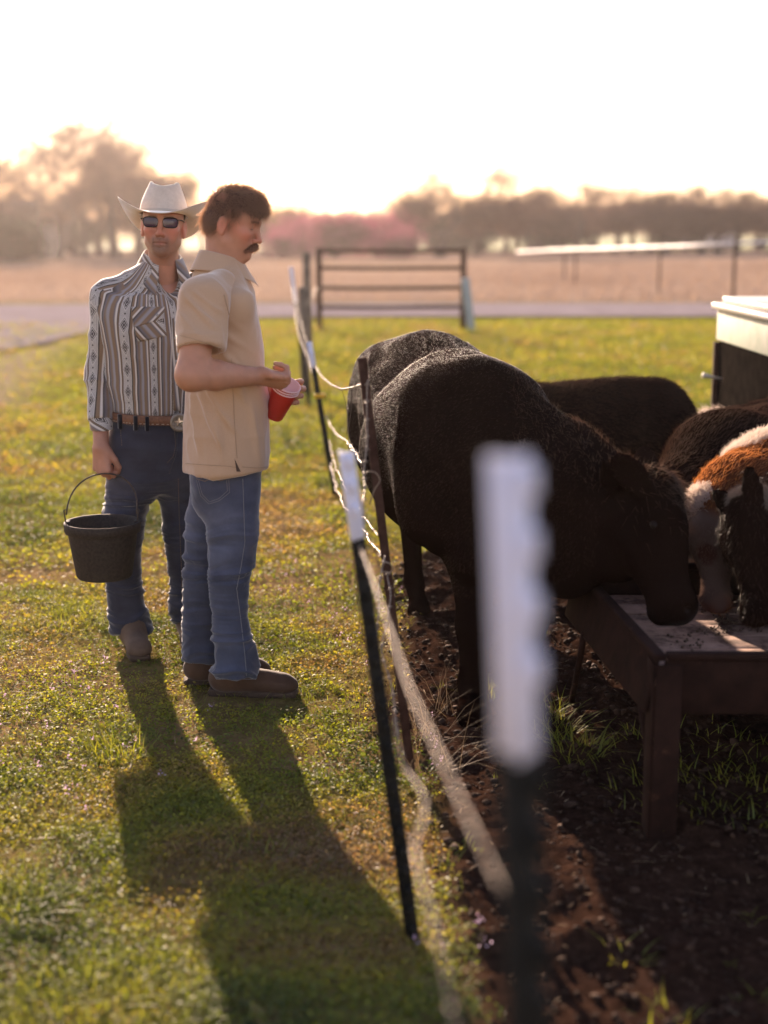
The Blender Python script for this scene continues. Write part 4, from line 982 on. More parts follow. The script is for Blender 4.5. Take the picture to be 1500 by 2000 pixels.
def hflow(p, n):
    l = frH.l(p); w = np.stack([.9 + 0 * l[:, 0], .25 * np.sign(l[:, 1]), -.35 - 4 * np.maximum(l[:, 0], 0)], 1); w[l[:, 2] < .02] = (-.15, 0, -1); w += RNG.normal(0, .3, w.shape); return w @ frH.M
fur('hair_strands', hr, 9000, .032, hflow, M_strand, ho, lift=.16, jit=.22, r=.0006, down=.1)
fur('hair_waves', hr, 2600, .040, hflow, M_strand, ho, lift=.36, jit=.40, r=.0006, down=.3)
fur('hair_curls', hr, 700, .045, hflow, M_strand, ho, mask=lambda c, n: (frH.l(c)[:, 2] > .06) * (1 + 6 * (frH.l(c)[:, 0] > .05)), lift=.62, jit=.6, r=.0005, down=.5)
fur('fringe', hr, 200, .050, lambda p, n: np.tile(np.array([.5, -.1, -1.0]), (len(p), 1)) @ frH.M, M_hair, ho, mask=lambda c, n: (frH.l(c)[:, 0] > .055) & (frH.l(c)[:, 2] < .075) & (frH.l(c)[:, 2] > .03), lift=.25, jit=.3, r=.0006, down=.2)
v = Vol((.05, -.05, -.10), (.13, .05, -.03), .002)
for s in (-1, 1): v.cone((.103, s * .004, -.060), (.094, s * .024, -.070), .0070, .0072, k=.004); v.cone((.094, s * .024, -.070), (.081, s * .034, -.083), .0072, .0035, k=.006)
mu = Skin(v, 1, f2, disp=lambda p, n: .0022 * (ridge(frH.l(p), (60, 200, 60), 3) - .5)); mo = mu.obj('moustache', M_hairb, man)
fur('moustache_strands', mu, 900, .014, lambda p, n: np.stack([.3 + 0 * p[:, 0], .6 * np.sign(frH.l(p)[:, 1]), -1 + 0 * p[:, 0]], 1) @ frH.M, M_strand, mo, lift=.35, jit=.35, r=.0005)
for s in (-1, 1):
    q = MB(); q.tube(f2.w(np.array([(.088, s * .014, .0205), (.086, s * .028, .0245), (.076, s * .044, .020)])), [.0025, .0032, .0018], 6); eb = q.build('eyebrow', M_hairb, man, True)
    q = MB(); q.tube(f2.w(np.array([(.0825, s * .018, -.006), (.0835, s * .031, -.0085), (.076, s * .044, -.0045)])), [.0009, .0013, .0008], 5); q.build('eyelashes', M_hairb, man, True)

# ------------------------------------------------------------------ stacked cups in his hands
cups = empty('cup_stack', cupC, 'stack of red plastic cups with pale pink insides, held by the man with the moustache', 'cups')
xC = unit(np.cross((0, 1, 0), cupAx)); yC = np.cross(cupAx, xC); MC = np.stack([xC, yC, cupAx])
M_red = mat('red_plastic', (.50, .018, .012), .35, spec=.5, sss=.0); M_pinkin = mat('white_plastic', (.80, .55, .55), .4)
for k in range(3):
    o3 = cupC - cupAx * .009 * (2 - k); q = MB()
    q.lathe([(.0, -.122), (.029, -.122), (.031, -.118), (.0465, -.006), (.0468, -.003)], 36, o3, MC); c_ = q.build('cup', M_red, cups, True)
    q = MB(); q.lathe([(.0468, -.005), (.0492, -.004), (.0497, -.0015), (.0488, .0008), (.0464, .0004), (.0455, -.004), (.029, -.116), (0, -.117)], 36, o3, MC); r_ = q.build('rim', M_pinkin, c_, True); r_.matrix_parent_inverse = Matrix.Identity(4)
# ------------------------------------------------------------------ man in the cowboy hat (far)
YB = 5.52
cow = empty('person', (P(300, 1290, YB)[0], YB, 0), 'man in cream cowboy hat, sunglasses and long-sleeved striped western shirt, holding a black bucket', 'person')
byaw = R(-68); fB = np.array([math.cos(byaw), math.sin(byaw), 0]); lB = np.array([-math.sin(byaw), math.cos(byaw), 0])       # faces the camera and a little right
hyB = R(-88)
frB = Fr(P(319, 436, YB - .03), (math.cos(hyB), math.sin(hyB), .03), (.05, 0, 1))
neckB = P(318, 545, YB + .03)
hb = head_skin(frB, .99, neck_to=neckB)
# right arm down to the bucket
shB = P(214, 575, 5.50); elB = P(196, 722, 5.50); wrB = P(197, 874, 5.38)
v = Vol((-1.25, 5.10, .60), (-.90, 5.6, 1.05), .0033)
v.cone(elB, wrB, .040, .028, k=0)
tb = hand_into(v, wrB, (.03, -.06, -1), (-.42, -.88, .05), (.88, -.42, 0), [(52, 78, 50), (56, 80, 50), (58, 80, 52), (60, 80, 54)], (.05, .0, -.04, -.09), thumb=[(.018, .024, -.010), (.048, .044, -.022), (.078, .046, -.040), (.098, .034, -.054)], sc=1.02)
ab = Skin(v, 1)
v = Vol((-1.3, 5.1, .03), (-.3, 5.9, 1.56), .010)
hipB = P(305, 850, YB); v.cone(hipB, neckB - (0, 0, .12), .10, .11, k=.03, flat=(fB, .7)); v.cone(neckB - lB * .14 - (0, 0, .07), neckB + lB * .14 - (0, 0, .07), .05, k=.03); v.cone(neckB, neckB - (0, 0, .14), .055, .07, k=.04); v.cone(neckB - (0, 0, .03), P(328, 640, YB - .02), .060, .085, k=.03, flat=(fB, .95))
elB2 = P(400, 730, 5.66); wrB2 = P(395, 850, 5.62)
v.cone(neckB - lB * .16 - (0, 0, .08), elB, .045, .036, k=.03); v.cone(elB, wrB, .036, .026, k=.02); v.cone(neckB + lB * .17 - (0, 0, .08), elB2, .045, .036, k=.03); v.cone(elB2, wrB2, .036, .026, k=.02); v.cone(wrB2, wrB2 - (0, 0, .15), .03, .018, k=.02)
knB, anB = P(240, 1060, 5.52), P(258, 1240, 5.52); knB2, anB2 = P(352, 1060, 5.62), P(370, 1230, 5.66)
for hx_, kn, an in ((hipB - lB * .09, knB, anB), (hipB + lB * .09, knB2, anB2)): v.cone(hx_, kn, .07, .05, k=.02); v.cone(kn, an + (0, 0, .03), .042, .024, k=.02)
hb.merge(ab).merge(Skin(v, 1)); hb.obj('body', M_skin, cow, col=skin_col(frB, .99, base=(.52, .255, .17), stub=1.0, hairc=(.14, .085, .055)))

fur('stubble', hb, 2600, .0045, lambda p, n: np.tile(np.array([0, 0, -1.]), (len(p), 1)), M_hair, cow, mask=lambda c, n: 1.0 * (np.exp(-(((frB.l(c)[:, 2] + .095) / .03) ** 2 + (frB.l(c)[:, 1] / .04) ** 2)) + np.exp(-(((frB.l(c)[:, 2] + .062) / .006) ** 2 + (frB.l(c)[:, 1] / .028) ** 2))) * (frB.l(c)[:, 0] > .04) * (frB.l(c)[:, 0] < .14), lift=.4, jit=.3, r=.0003)
# striped western cloth
M_str = mat('striped_western_cloth', (.5, .5, .5), .75, spec=.25, sheen=.6); t = NT(M_str)
sx = t.new('SeparateXYZ'); t.lk(t.attr('pat').outputs['Vector'], sx.inputs[0]); U, VV = sx.outputs['X'], sx.outputs['Y']
fr_ = t.math('FRACT', t.math('MULTIPLY', U, 1 / .128))
W_, T_, G_, K_, B_ = (.72, .66, .60), (.24, .15, .085), (.14, .13, .15), (.028, .018, .014), (.32, .31, .33)
stripes = t.ramp(fr_, [(0, K_), (.03, T_), (.09, T_), (.11, W_), (.145, W_), (.165, K_), (.22, G_), (.29, T_), (.35, B_), (.40, B_), (.43, T_), (.50, T_), (.55, G_), (.585, W_), (.615, W_), (.635, K_), (.66, T_), (.685, K_), (.692, (.64, .60, .56)), (.975, (.58, .55, .52)), (.985, K_)])
bu = t.math('MULTIPLY', t.math('SUBTRACT', fr_, .835), .128)                              # metres from the band centre
pin = t.math('GREATER_THAN', t.math('SINE', t.math('MULTIPLY', bu, 2 * math.pi / .0042)), .55)
vv_ = t.math('MULTIPLY', t.math('SUBTRACT', t.math('FRACT', t.math('MULTIPLY', VV, 1 / .084)), .5), .084)
au, av = t.math('ABSOLUTE', bu), t.math('ABSOLUTE', vv_)
dia = t.math('ADD', t.math('MULTIPLY', au, 1 / .0165), t.math('MULTIPLY', av, 1 / .028))
star = t.math('LESS_THAN', dia, 1.0); core_ = t.math('LESS_THAN', dia, .30)
notch = t.math('GREATER_THAN', t.math('SINE', t.math('MULTIPLY', t.math('ADD', au, t.math('MULTIPLY', av, .6)), 2 * math.pi / .0075)), -.35)
star = t.math('MULTIPLY', star, notch)
v2 = t.math('ABSOLUTE', t.math('SUBTRACT', av, .042)); dot = t.math('LESS_THAN', t.math('ADD', au, v2), .0042)
inb = t.math('MULTIPLY', t.math('GREATER_THAN', fr_, .70), t.math('LESS_THAN', fr_, .972))
far_ = t.math('GREATER_THAN', dia, 1.25)
mk = t.math('MAXIMUM', t.math('MAXIMUM', star, core_), dot); mk = t.math('MAXIMUM', mk, t.math('MULTIPLY', t.math('MULTIPLY', pin, far_), .65)); mk = t.math('MULTIPLY', mk, inb)
c_ = t.mix(mk, stripes, (.022, .014, .018)); t.lk(t.mix(t.math('MULTIPLY', t.noise(300, 2), .25), c_, (.40, .33, .27)), t.b.inputs['Base Color']); t.bump(t.noise(400, 2), .1, .001)
def uv_cyl(sk, o, ax, ref, r, u0=0.0, wrap=True, rot=None):
    """pattern coordinates in metres round an axis; per face corner"""
    q = sk.v[sk.f]; c = q.mean(1); e1 = unit(ref - ax * np.dot(ref, ax)); e2 = np.cross(ax, e1)
    def ang(p): d = p - o; return np.arctan2(d @ e2, d @ e1)
    ac = ang(c)[:, None]; a = ang(q); a = ac + (a - ac + math.pi) % (2 * math.pi) - math.pi
    u = a * r + u0; w = (q - o) @ ax
    if rot is not None:
        m = rot(c)[:, None]; u2 = u * .64 + w * .77 * np.sign(u - u0 + 1e-6); w2 = -u * .77 * np.sign(u - u0 + 1e-6) + w * .64; u = np.where(m, u2, u); w = np.where(m, w2, w)
    return np.stack([u, w], -1).reshape(-1, 2)
def rowsB(tab):
    out = []
    for (py, cx, hx, dep) in tab:
        p = P(cx, py, YB); h_ = hx * mpp(py, YB, p[2]); s_ = abs(math.cos(byaw)); b = math.sqrt(max(h_ ** 2 - (dep * s_) ** 2, .004)) / abs(math.sin(byaw)); out.append((p[2], p[0], YB, dep, b))
    return out
v = Vol((-1.28, 5.18, .92), (-.42, 5.88, 1.60), .0055)
v.loft(rowsB([(812, 298, 77, .120), (780, 298, 78, .122), (740, 297, 84, .125), (690, 296, 90, .128), (640, 294, 96, .128), (600, 294, 96, .118), (575, 296, 88, .10)]), yaw=byaw, k=0, n=2.25)
for s, e in ((-1, P(214, 578, 5.50)), (1, P(398, 566, 5.62))): v.cone(neckB + (0, .02, -.035) + lB * s * .03, e, .058, .062, k=.055, flat=(fB, .95))
v.cone(P(300, 560, YB), P(296, 610, YB), .105, .125, k=.05, flat=(fB, .8)); v.cone(P(276, 545, YB + .02), P(220, 574, 5.5), .048, .052, k=.04)
# open neck: a V of bare chest
a = neckB + fB * .03 + lB * .012 + (0, 0, .06); b = P(343, 612, YB - .14)
v.cone(a, a + (b - a) * .5, .060, .031, k=.006, op='cut'); v.cone(a + (b - a) * .5, b, .031, .006, k=.004, op='cut')
v.cut(lambda X, Y, Z: (P(750, 805, YB)[2] - .05 * (X + .85) * 1.3 - Z) + 0 * Y, .003)
def foldB(seed, amp):
    def f(p, n):
        q = p.copy(); q[:, 0] += .3 * (p[:, 2] - 1.2); return amp * (ridge(q, (7, 7, 3.5), seed) + .5 * ridge(q, (14, 14, 9), seed + 2) - .6) + .0035 * ridge(p, (3, 3, 30), 4) * sstep(1.2, 1.02, p[:, 2])
    return f
vB = Skin(v, 2, disp=foldB(3, .012))
oB = np.array([P(298, 700, YB)[0], YB, .0]); up_ = np.array([0, 0, 1.]); yokez = P(750, 572, YB - .1)[2]
uvB = uv_cyl(vB, oB, up_, fB, .19, .016, rot=lambda c: c[:, 2] > (yokez + .10 * (np.abs((c - oB) @ lB) - .08)))
sh = vB.obj('striped_shirt', M_str, cow, uv=uvB)
# sleeves with cuffs
def sleeve(pts, rad, name, o_off=0.0, cut_end=True, seed=5, lo=None, hi=None):
    pts = [np.asarray(p) for p in pts]; A = np.array(pts); v = Vol(A.min(0) - .13, A.max(0) + .13, .0048)
    for i in range(len(pts) - 1): v.cone(pts[i], pts[i + 1], rad[i], rad[i + 1], k=.03 if i else 0)
    e = pts[-1]; ax = unit(pts[-1] - pts[-2]); v.cut(lambda X, Y, Z: (X - e[0]) * ax[0] + (Y - e[1]) * ax[1] + (Z - e[2]) * ax[2], .002)
    v.cone(e - ax * .02, e + ax * .05, rad[-1] - .006, rad[-1] - .006, k=.002, op='cut')
    el = pts[2]
    sk = Skin(v, 2, disp=lambda p, n: .0075 * (ridge(p - el, (8, 8, 11), seed) + .5 * ridge(p, (16, 16, 20), seed + 1) - .55) * (.5 + 1.2 * np.exp(-((p[:, 2] - el[2]) / .09) ** 2)))
    return sk
cuffE = P(199, 858, 5.395)
sl1 = sleeve([P(240, 572, 5.50), P(214, 592, 5.49), elB, P(197, 822, 5.42)], [.060, .070, .053, .048], 'sleeve')
sl1.obj('sleeve', M_str, cow, uv=uv_cyl(sl1, elB * 1.0, unit(shB - wrB), np.array([.1, -1, 0.]), .062, .002))
sl2 = sleeve([P(385, 562, 5.60), P(402, 585, 5.63), elB2, wrB2], [.062, .070, .053, .044], 'sleeve', seed=9)
sl2.obj('sleeve', M_str, cow, uv=uv_cyl(sl2, elB2 * 1.0, np.array([0, 0, 1.]), np.array([.1, -1, 0.]), .062, .03))
v = Vol((-1.25, 5.25, .90), (-.95, 5.55, 1.15), .004); c0 = P(197, 814, 5.425); v.cone(c0, P(199, 862, 5.392), .045, .041, k=0)
axc = unit(P(199, 862, 5.392) - c0)
v.cut(lambda X, Y, Z: (X - cuffE[0]) * axc[0] + (Y - cuffE[1]) * axc[1] + (Z - cuffE[2]) * axc[2], .002); v.cut(lambda X, Y, Z: -((X - c0[0]) * axc[0] + (Y - c0[1]) * axc[1] + (Z - c0[2]) * axc[2]) - .004, .002)
v.cone(cuffE - axc * .02, cuffE + axc * .06, .035, .035, k=.002, op='cut'); cf = Skin(v, 2)
uvc = uv_cyl(cf, elB * 1.0, unit(shB - wrB), np.array([.1, -1, 0.]), .06, .0); uvc = np.stack([uvc[:, 0] * .6 + uvc[:, 1] * .8, -uvc[:, 0] * .8 + uvc[:, 1] * .6], 1); cf.obj('cuff', M_str, cow, uv=uvc)
# chest pocket with pointed flap, laid on the shirt; placket strip; piping seams
def patch(sk, px_poly, name, m, parent, ang, off=.004, n=14, u0=0.0):
    """grid patch draped on the surface inside a quad given in photo pixels (tl, tr, br, bl)"""
    tl, tr, br, bl = [np.array(p, float) for p in px_poly]; V = []; ok = True
    for i in range(n):
        for j in range(n):
            u, w = j / (n - 1), i / (n - 1); q = (tl * (1 - u) + tr * u) * (1 - w) + (bl * (1 - u) + br * u) * w; h_ = sk.hit(q[0], q[1], off)
            V.append(h_ if h_ is not None else (V[-1] if V else np.zeros(3)))
    V = np.array(V); F = np.array([(i * n + j, i * n + j + 1, (i + 1) * n + j + 1, (i + 1) * n + j) for i in range(n - 1) for j in range(n - 1)])[:, ::-1]
    c, s_ = math.cos(R(ang)), math.sin(R(ang)); q = V[F].reshape(-1, 3); a = q @ np.array([1, 0, 0.]) ; b = q[:, 2]; uv = np.stack([a * c + b * s_ + u0, -a * s_ + b * c], 1)
    return sheet(name, V, F, m, parent, .002, uv=uv, sub=0)
patch(vB, [(259, 612), (318, 606), (325, 656), (268, 668)], 'pocket', M_str, cow, 40, .003, u0=.03)
patch(vB, [(257, 600), (320, 600), (318, 622), (261, 640)], 'pocket_flap', M_str, cow, -42, .007, u0=.07)
h_ = vB.hit(306, 616, .009)
M_snap = mat('pearl_snap', (.5, .48, .46), .25, metal=.3)
if h_ is not None: q = MB(); q.lathe([(0, .0025), (.005, .002), (.006, 0)], 12, h_, np.stack([unit((1, 0, 0)), unit((0, 0, 1)), unit((.1, -1, .0))])); q.build('snap', M_snap, cow, True)
patch(vB, [(334, 622), (346, 622), (352, 802), (338, 802)], 'placket', M_str, cow, 3, .004, u0=.045)
for py in (660, 705, 750): 
    h_ = vB.hit(341 + (py - 622) * .03, py, .006)
    if h_ is not None: q = MB(); q.lathe([(0, .0025), (.005, .002), (.006, 0)], 12, h_, np.stack([unit((1, 0, 0)), unit((0, 0, 1)), unit((.1, -1, .0))])); q.build('snap', M_snap, cow, True)
# collar
frCB = Fr(neckB + (0, .0, .045), fB, (-.02, .22, 1))
V, F = collar_mesh(frCB, .068, .108, .078, -.008, 24, 336, point=.060, wx=1.15, wy=1.02)
q = V[F].reshape(-1, 3); uv = np.stack([(q[:, 0] * .75 + q[:, 2] * .66), (q[:, 2] * .75 - q[:, 0] * .66)], 1); sheet('collar', V, F, M_str, cow, .003, uv=uv)

# jeans, belt
v = Vol((-1.28, 5.15, .05), (-.42, 5.85, 1.06), .0048)
def legB(tab, Y0, Y1): return leg_rows(tab, Y0, Y1, .95)
v.loft(legB([(860, 268, 52), (930, 262, 52), (1000, 245, 42), (1060, 240, 36), (1120, 241, 33), (1180, 246, 34), (1230, 257, 39), (1300, 264, 42)], 5.53, 5.52), k=0)
v.loft(legB([(860, 345, 52), (930, 352, 46), (1000, 352, 38), (1060, 356, 34), (1120, 362, 32), (1180, 366, 32), (1230, 370, 33), (1290, 374, 38)], 5.57, 5.66), k=.012)
v.loft(rowsB([(960, 304, 40, .06), (935, 304, 62, .09), (905, 303, 78, .110), (880, 302, 84, .122), (840, 300, 80, .126), (800, 299, 77, .122)]), yaw=byaw, k=.07)
v.cut(lambda X, Y, Z: .072 - Z + 0 * Y - .0 * X, .004); v.cut(lambda X, Y, Z: Z - (P(750, 806, YB)[2] - .065 * (X + .85)) + 0 * Y, .004)
jB = Skin(v, 2, disp=fold_denim(None, .0095)); jB.obj('jeans', M_denimB, cow, col=denim_col())
for path in ([(232, 818), (238, 826), (260, 832), (285, 832), (302, 822), (308, 806)], [(246, 808), (270, 812), (288, 813), (288, 825)], [(237, 826), (236, 845), (238, 870)], [(340, 838), (343, 870), (338, 892), (325, 905)],
             [(348, 935), (350, 1010), (354, 1100), (356, 1180)]): dashed(jB, path, .0009, M_thread, cow)
seam(jB, [(345, 835), (345, 880), (330, 925)], .0015, M_denimA, cow, 'fly_seam'); seam(jB, [(228, 1262), (250, 1268), (285, 1262)], .0014, M_thread2, cow, 'hem_seam')
# tooled belt with white lacing, star buckle
M_belt = noisy('tooled_leather', (.13, .05, .025), (.26, .12, .06), 120, .55, .5, .002); M_conch = noisy('engraved_silver', (.45, .40, .34), (.22, .18, .14), 160, .35, .8, .002, metal=.8)
beltz = lambda x: P(750, 808, YB)[2] - .065 * (x + .85) - .012
a_ = np.linspace(0, 2 * math.pi, 72, endpoint=False); bp = []; cxB = P(299, 808, YB)[0]
rb = rowsB([(810, 299, 79, .126)])[0]; AX, BX = rb[3] + .004, rb[4] + .004
ring = lambda off: np.stack([cxB + (AX + off) * np.sign(np.cos(a_)) * np.abs(np.cos(a_)) ** .87 * fB[0] + (BX + off) * np.sign(np.sin(a_)) * np.abs(np.sin(a_)) ** .87 * lB[0], YB + (AX + off) * np.sign(np.cos(a_)) * np.abs(np.cos(a_)) ** .87 * fB[1] + (BX + off) * np.sign(np.sin(a_)) * np.abs(np.sin(a_)) ** .87 * lB[1], 0 * a_], 1)
Rg = []
for off, dz in ((0, -.019), (.006, -.0175), (.006, .0175), (0, .019)):
    p = ring(off); p[:, 2] = beltz(p[:, 0]) + dz; Rg.append(p)
q = MB(); q.add(np.concatenate(Rg), [(i * 72 + j, i * 72 + (j + 1) % 72, ((i + 1) % 4) * 72 + (j + 1) % 72, ((i + 1) % 4) * 72 + j) for i in range(4) for j in range(72)]); belt = q.build('belt', M_belt, cow, True)
q = MB()
for j in range(0, 72):
    p = ring(.0075); p[:, 2] = beltz(p[:, 0]) - .013; k = (j + 1) % 72; q.tube(np.array([p[j], p[j] + (p[k] - p[j]) * .5]), .0011, 5)
q.build('lacing', mat('cream_lacing', (.65, .58, .48), .6), belt).matrix_parent_inverse = Matrix.Identity(4)
def on_belt(px): 
    p = ring(.009); p[:, 2] = beltz(p[:, 0]); d = ray(px, 812); t_ = [(abs(p[i][0] - d[0] * p[i][1] / d[1]), p[i]) for i in range(72) if p[i][1] < YB + .02]; return min(t_, key=lambda w: w[0])[1]
bc = on_belt(347); nB = unit(fB + (0, 0, .0)); MBk = np.stack([unit(np.cross((0, 0, 1), nB)), (0, 0, 1), nB]); MBk[1] = np.cross(nB, MBk[0])
q = MB(); q.lathe([(0, .004), (.024, .0035), (.030, .006), (.034, .004), (.036, 0)], 28, bc - (0, 0, .006), MBk); bk = q.build('buckle', M_conch, cow, True)
q = MB()
for k in range(5):
    a0 = R(90 + 72 * k); c0_ = bc - (0, 0, .006) + nB * .007; d_ = MBk[0] * math.cos(a0) + MBk[1] * math.sin(a0); e_ = MBk[0] * math.cos(a0 + R(90)) + MBk[1] * math.sin(a0 + R(90)); q.add([c0_ + nB * .002, c0_ - d_ * .0 + e_ * .006 + d_ * .006, c0_ + d_ * .024, c0_ - e_ * .006 + d_ * .006], [(0, 1, 2), (0, 2, 3)])
q.build('star', mat('bright_silver', (.8, .74, .62), .25, metal=.9), bk).matrix_parent_inverse = Matrix.Identity(4)
for px in (232, 262, 290, 365):
    p = on_belt(px); q = MB(); q.box(p - nB * .006 + (0, 0, -.012), (.007, .011, .028), MBk[[0, 2, 1]]); bevel(q.build('belt_loop', M_denimB, cow), .002)
boot(0, 0, R(-72), cow, M_bootB, L=.28, ankle=anB); boot(0, 0, R(-80), cow, M_boot, L=.28, ankle=anB2)

# hat
hatm = mat('cream_felt', (.66, .55, .44), .9, spec=.15, sheen=.8); t = NT(hatm); t.lk(t.ramp(t.noise(60, 4), [(.3, (.62, .51, .41)), (.7, (.70, .59, .48))]), t.b.inputs['Base Color'])
hat = empty('hat', frB.o, None, None); hat.parent = cow; hat.matrix_parent_inverse = Matrix.Translation(-Vector(cow.location))
HZ = .029; frHat = Fr(frB.w((.0, 0, HZ)), frB.M[0] + .13 * frB.M[2], frB.M[2])
n = 96; th = np.linspace(0, 2 * math.pi, n, endpoint=False); rows = []
def crown_ring(u):      # u 0..1 up the crown ; x front, y side
    z = .096 * u; ax_, by = .098 - .020 * u ** 1.5, .089 - .030 * u ** 1.8; p = 1 + .0 * u
    x = ax_ * np.cos(th); y = by * np.sin(th); pinch = sstep(.35, 1, u) * sstep(.0, .09, x); y = y * (1 - .28 * pinch)
    zz = z + .012 * u * (np.abs(np.sin(th)) ** 2) - .0 * x; return np.stack([x, y, zz], 1)
for u in np.linspace(0, 1, 14): rows.append(crown_ring(u))
top = crown_ring(1.0)
for s_, dz in ((.93, .006), (.82, .004), (.6, -.012), (.35, -.020), (.02, -.022)):
    r_ = top.copy(); r_[:, :2] *= s_; ridge_ = np.abs(top[:, 1]) / .06; r_[:, 2] = top[:, 2] + dz + (.010 * ridge_ if s_ > .5 else 0) - .006 * (top[:, 0] > .03); rows.append(r_)
Vc = frHat.w(np.concatenate(rows)); Fc = np.array([(i * n + j, i * n + (j + 1) % n, (i + 1) * n + (j + 1) % n, (i + 1) * n + j) for i in range(len(rows) - 1) for j in range(n)])
sheet('crown', Vc, Fc, hatm, hat, .003)
rows = []
for u in np.linspace(0, 1, 16):
    sidew = np.abs(np.sin(th)); fw = np.cos(th)
    R_ = .094 + u * (.080 + .026 * sidew ** 2); x = R_ * np.cos(th) * (1.04 + .12 * u); y = R_ * np.sin(th) * (.97 - .02 * u)
    lift = .066 * sidew ** np.where(fw > 0, 1.9, 4.0) * u ** 1.8 - (.026 * np.clip(fw, 0, 1) ** 1.2 + .058 * np.clip(-fw, 0, 1)) * u ** 1.1 - .006 * u * sidew
    y = y * (1 - .10 * sidew * u ** 2)
    rows.append(np.stack([x, y, lift], 1))
Vb = frHat.w(np.concatenate(rows)); Fb = np.array([(i * n + j, i * n + (j + 1) % n, (i + 1) * n + (j + 1) % n, (i + 1) * n + j) for i in range(15) for j in range(n)])[:, ::-1]
sheet('brim', Vb, Fb, hatm, hat, .0035)
q = MB(); rr1, rr2 = crown_ring(.02) * (1.022, 1.022, 1), crown_ring(.11) * (1.03, 1.03, 1); q.add(frHat.w(np.concatenate([rr1, rr2])), [(j, (j + 1) % n, n + (j + 1) % n, n + j) for j in range(n)]); q.build('hat_band', mat('felt_band', (.55, .46, .38), .7), hat, True)
for nm in ('crown', 'brim', 'hat_band'): pass
# hair below the hat
v = Vol((-.12, -.10, -.07), (.09, .10, .06), .0036); v.ell((-.02, 0, .03), (.088, .080, .08), k=0); v.ell((-.03, 0, -.01), (.075, .073, .05), k=.02); v.cut(lambda X, Y, Z: (X - .028) + 0 * Y + 0 * Z, .01); v.cut(lambda X, Y, Z: -(Z + .045 - 1.2 * np.maximum(X, 0)) + 0 * Y, .01)
for s in (-1, 1): v.ell((-.010, s * .090, -.022), (.024, .03, .034), k=.006, op='cut')
f3 = Fr(frB.o, frB.M[0]); f3.M = frB.M * .99; Skin(v, 1, f3).obj('hair', noisy('cropped_brown_hair', (.07, .04, .028), (.13, .08, .05), 200, .8, .6, .002), cow)
# sunglasses
sg = empty('sunglasses', frB.w((.1, 0, 0)), None, None); sg.parent = cow; sg.matrix_parent_inverse = Matrix.Translation(-Vector(cow.location))
M_frame = mat('black_acetate', (.012, .010, .010), .25); M_lens = mat('smoked_lens', (.045, .018, .055), .12, spec=.5)  # dark lens, violet put into its colour for reflections
def kid(o): o.matrix_parent_inverse = Matrix.Translation(-(Vector(frB.w((.1, 0, 0))))) ; return o
for s in (-1, 1):
    c = np.array([.0965, s * .0365, .000]); out = []
    for a0 in np.linspace(0, 2 * math.pi, 32, endpoint=False):
        ex, ez = np.sign(math.cos(a0)) * abs(math.cos(a0)) ** .55 * .0285, np.sign(math.sin(a0)) * abs(math.sin(a0)) ** .6 * .0182
        if ez < 0: ex *= .93
        out.append(c + np.array([-.13 * abs(s * .0365 + ex), ex, ez]))
    out = f3.w(np.array(out)); q = MB(); q.tube(out, .0021, 6, closed=True); kid(q.build('lens_rim', M_frame, sg, True))
    cc = out.mean(0); q = MB(); q.add(np.concatenate([[cc + f3.M[0] * .003], out]), [(0, i + 1, (i + 1) % 32 + 1) for i in range(32)]); kid(q.build('lens', M_lens, sg, True))
    q = MB(); q.tube(f3.w(np.array([(.087, s * .066, .012), (.078, s * .0755, .012), (.02, s * .080, .010), (-.02, s * .081, .004)])), .0022, 6); kid(q.build('temple', M_frame, sg, True))
    q = MB(); q.box(f3.w((.074, s * .0765, .012)), (.004, .0012, .0014), f3.M); kid(q.build('badge', M_snap, sg))
q = MB(); q.tube(f3.w(np.array([(.093, -.011, .006), (.097, 0, .009), (.093, .011, .006)])), .0022, 6); kid(q.build('bridge', M_frame, sg, True))

# ------------------------------------------------------------------ black rubber bucket
bX = P(200, 1020, 5.20); bz1 = P(200, 1018, 5.20)[2]; bz0 = P(200, 1126, 5.20)[2]; cx, cy = bX[0], 5.20; hB = bz1 - bz0
bucket = empty('feed_bucket', (cx, cy, bz0), 'black rubber feed bucket with wire handle, hanging from the cowboy-hatted man\'s hand', 'bucket')
M_rub = noisy('dusty_black_rubber', (.018, .014, .012), (.050, .038, .030), 90, .8, .5, .002, spec=.35)
q = MB(); q.lathe([(0, 0), (.098, 0), (.104, .008), (.128, hB - .045), (.130, hB - .040), (.139, hB - .038), (.143, hB - .004), (.140, hB), (.133, hB - .001), (.128, hB - .01), (.125, hB - .04), (.100, .010), (0, .008)], 64, (cx, cy, bz0)); q.build('pail', M_rub, bucket, True)
gp = P(204, 938, 5.31); gp[2] -= .0
L_ = np.array([cx - .134, cy + .0, bz1 + .005]); R__ = np.array([cx + .126, cy + .02, bz1 + .005]); M_wire = noisy('dark_wire', (.05, .04, .035), (.12, .09, .07), 60, .45, 0, metal=.7)
for E, s in ((L_, -1), (R__, 1)):
    q = MB(); q.tube([E + (0, -.004, -.02), E + (s * .004, -.006, .012), E + (s * .008, 0, .035), E + (s * .001, 0, .040)], .0028, 6); q.build('hook', M_wire, bucket, True)
    q = MB(); q.box(E + (-s * .002, 0, -.025), (.010, .016, .020)); bevel(q.build('ear', M_rub, bucket), .004)
mid = np.array([gp[0] + .004, gp[1], gp[2] + .026]); arc = []
for k in range(25):
    a0 = math.pi * k / 24; E0, E1 = L_ + (0, 0, .02), R__ + (0, 0, .02); u = (1 - math.cos(a0)) / 2; p = E0 * (1 - u) + E1 * u; hgt = math.sin(a0) ** .8; p = p + (mid - (E0 + E1) / 2) * hgt; arc.append(p)
q = MB(); q.tube(arc, .0030, 7); q.build('handle', M_wire, bucket, True)
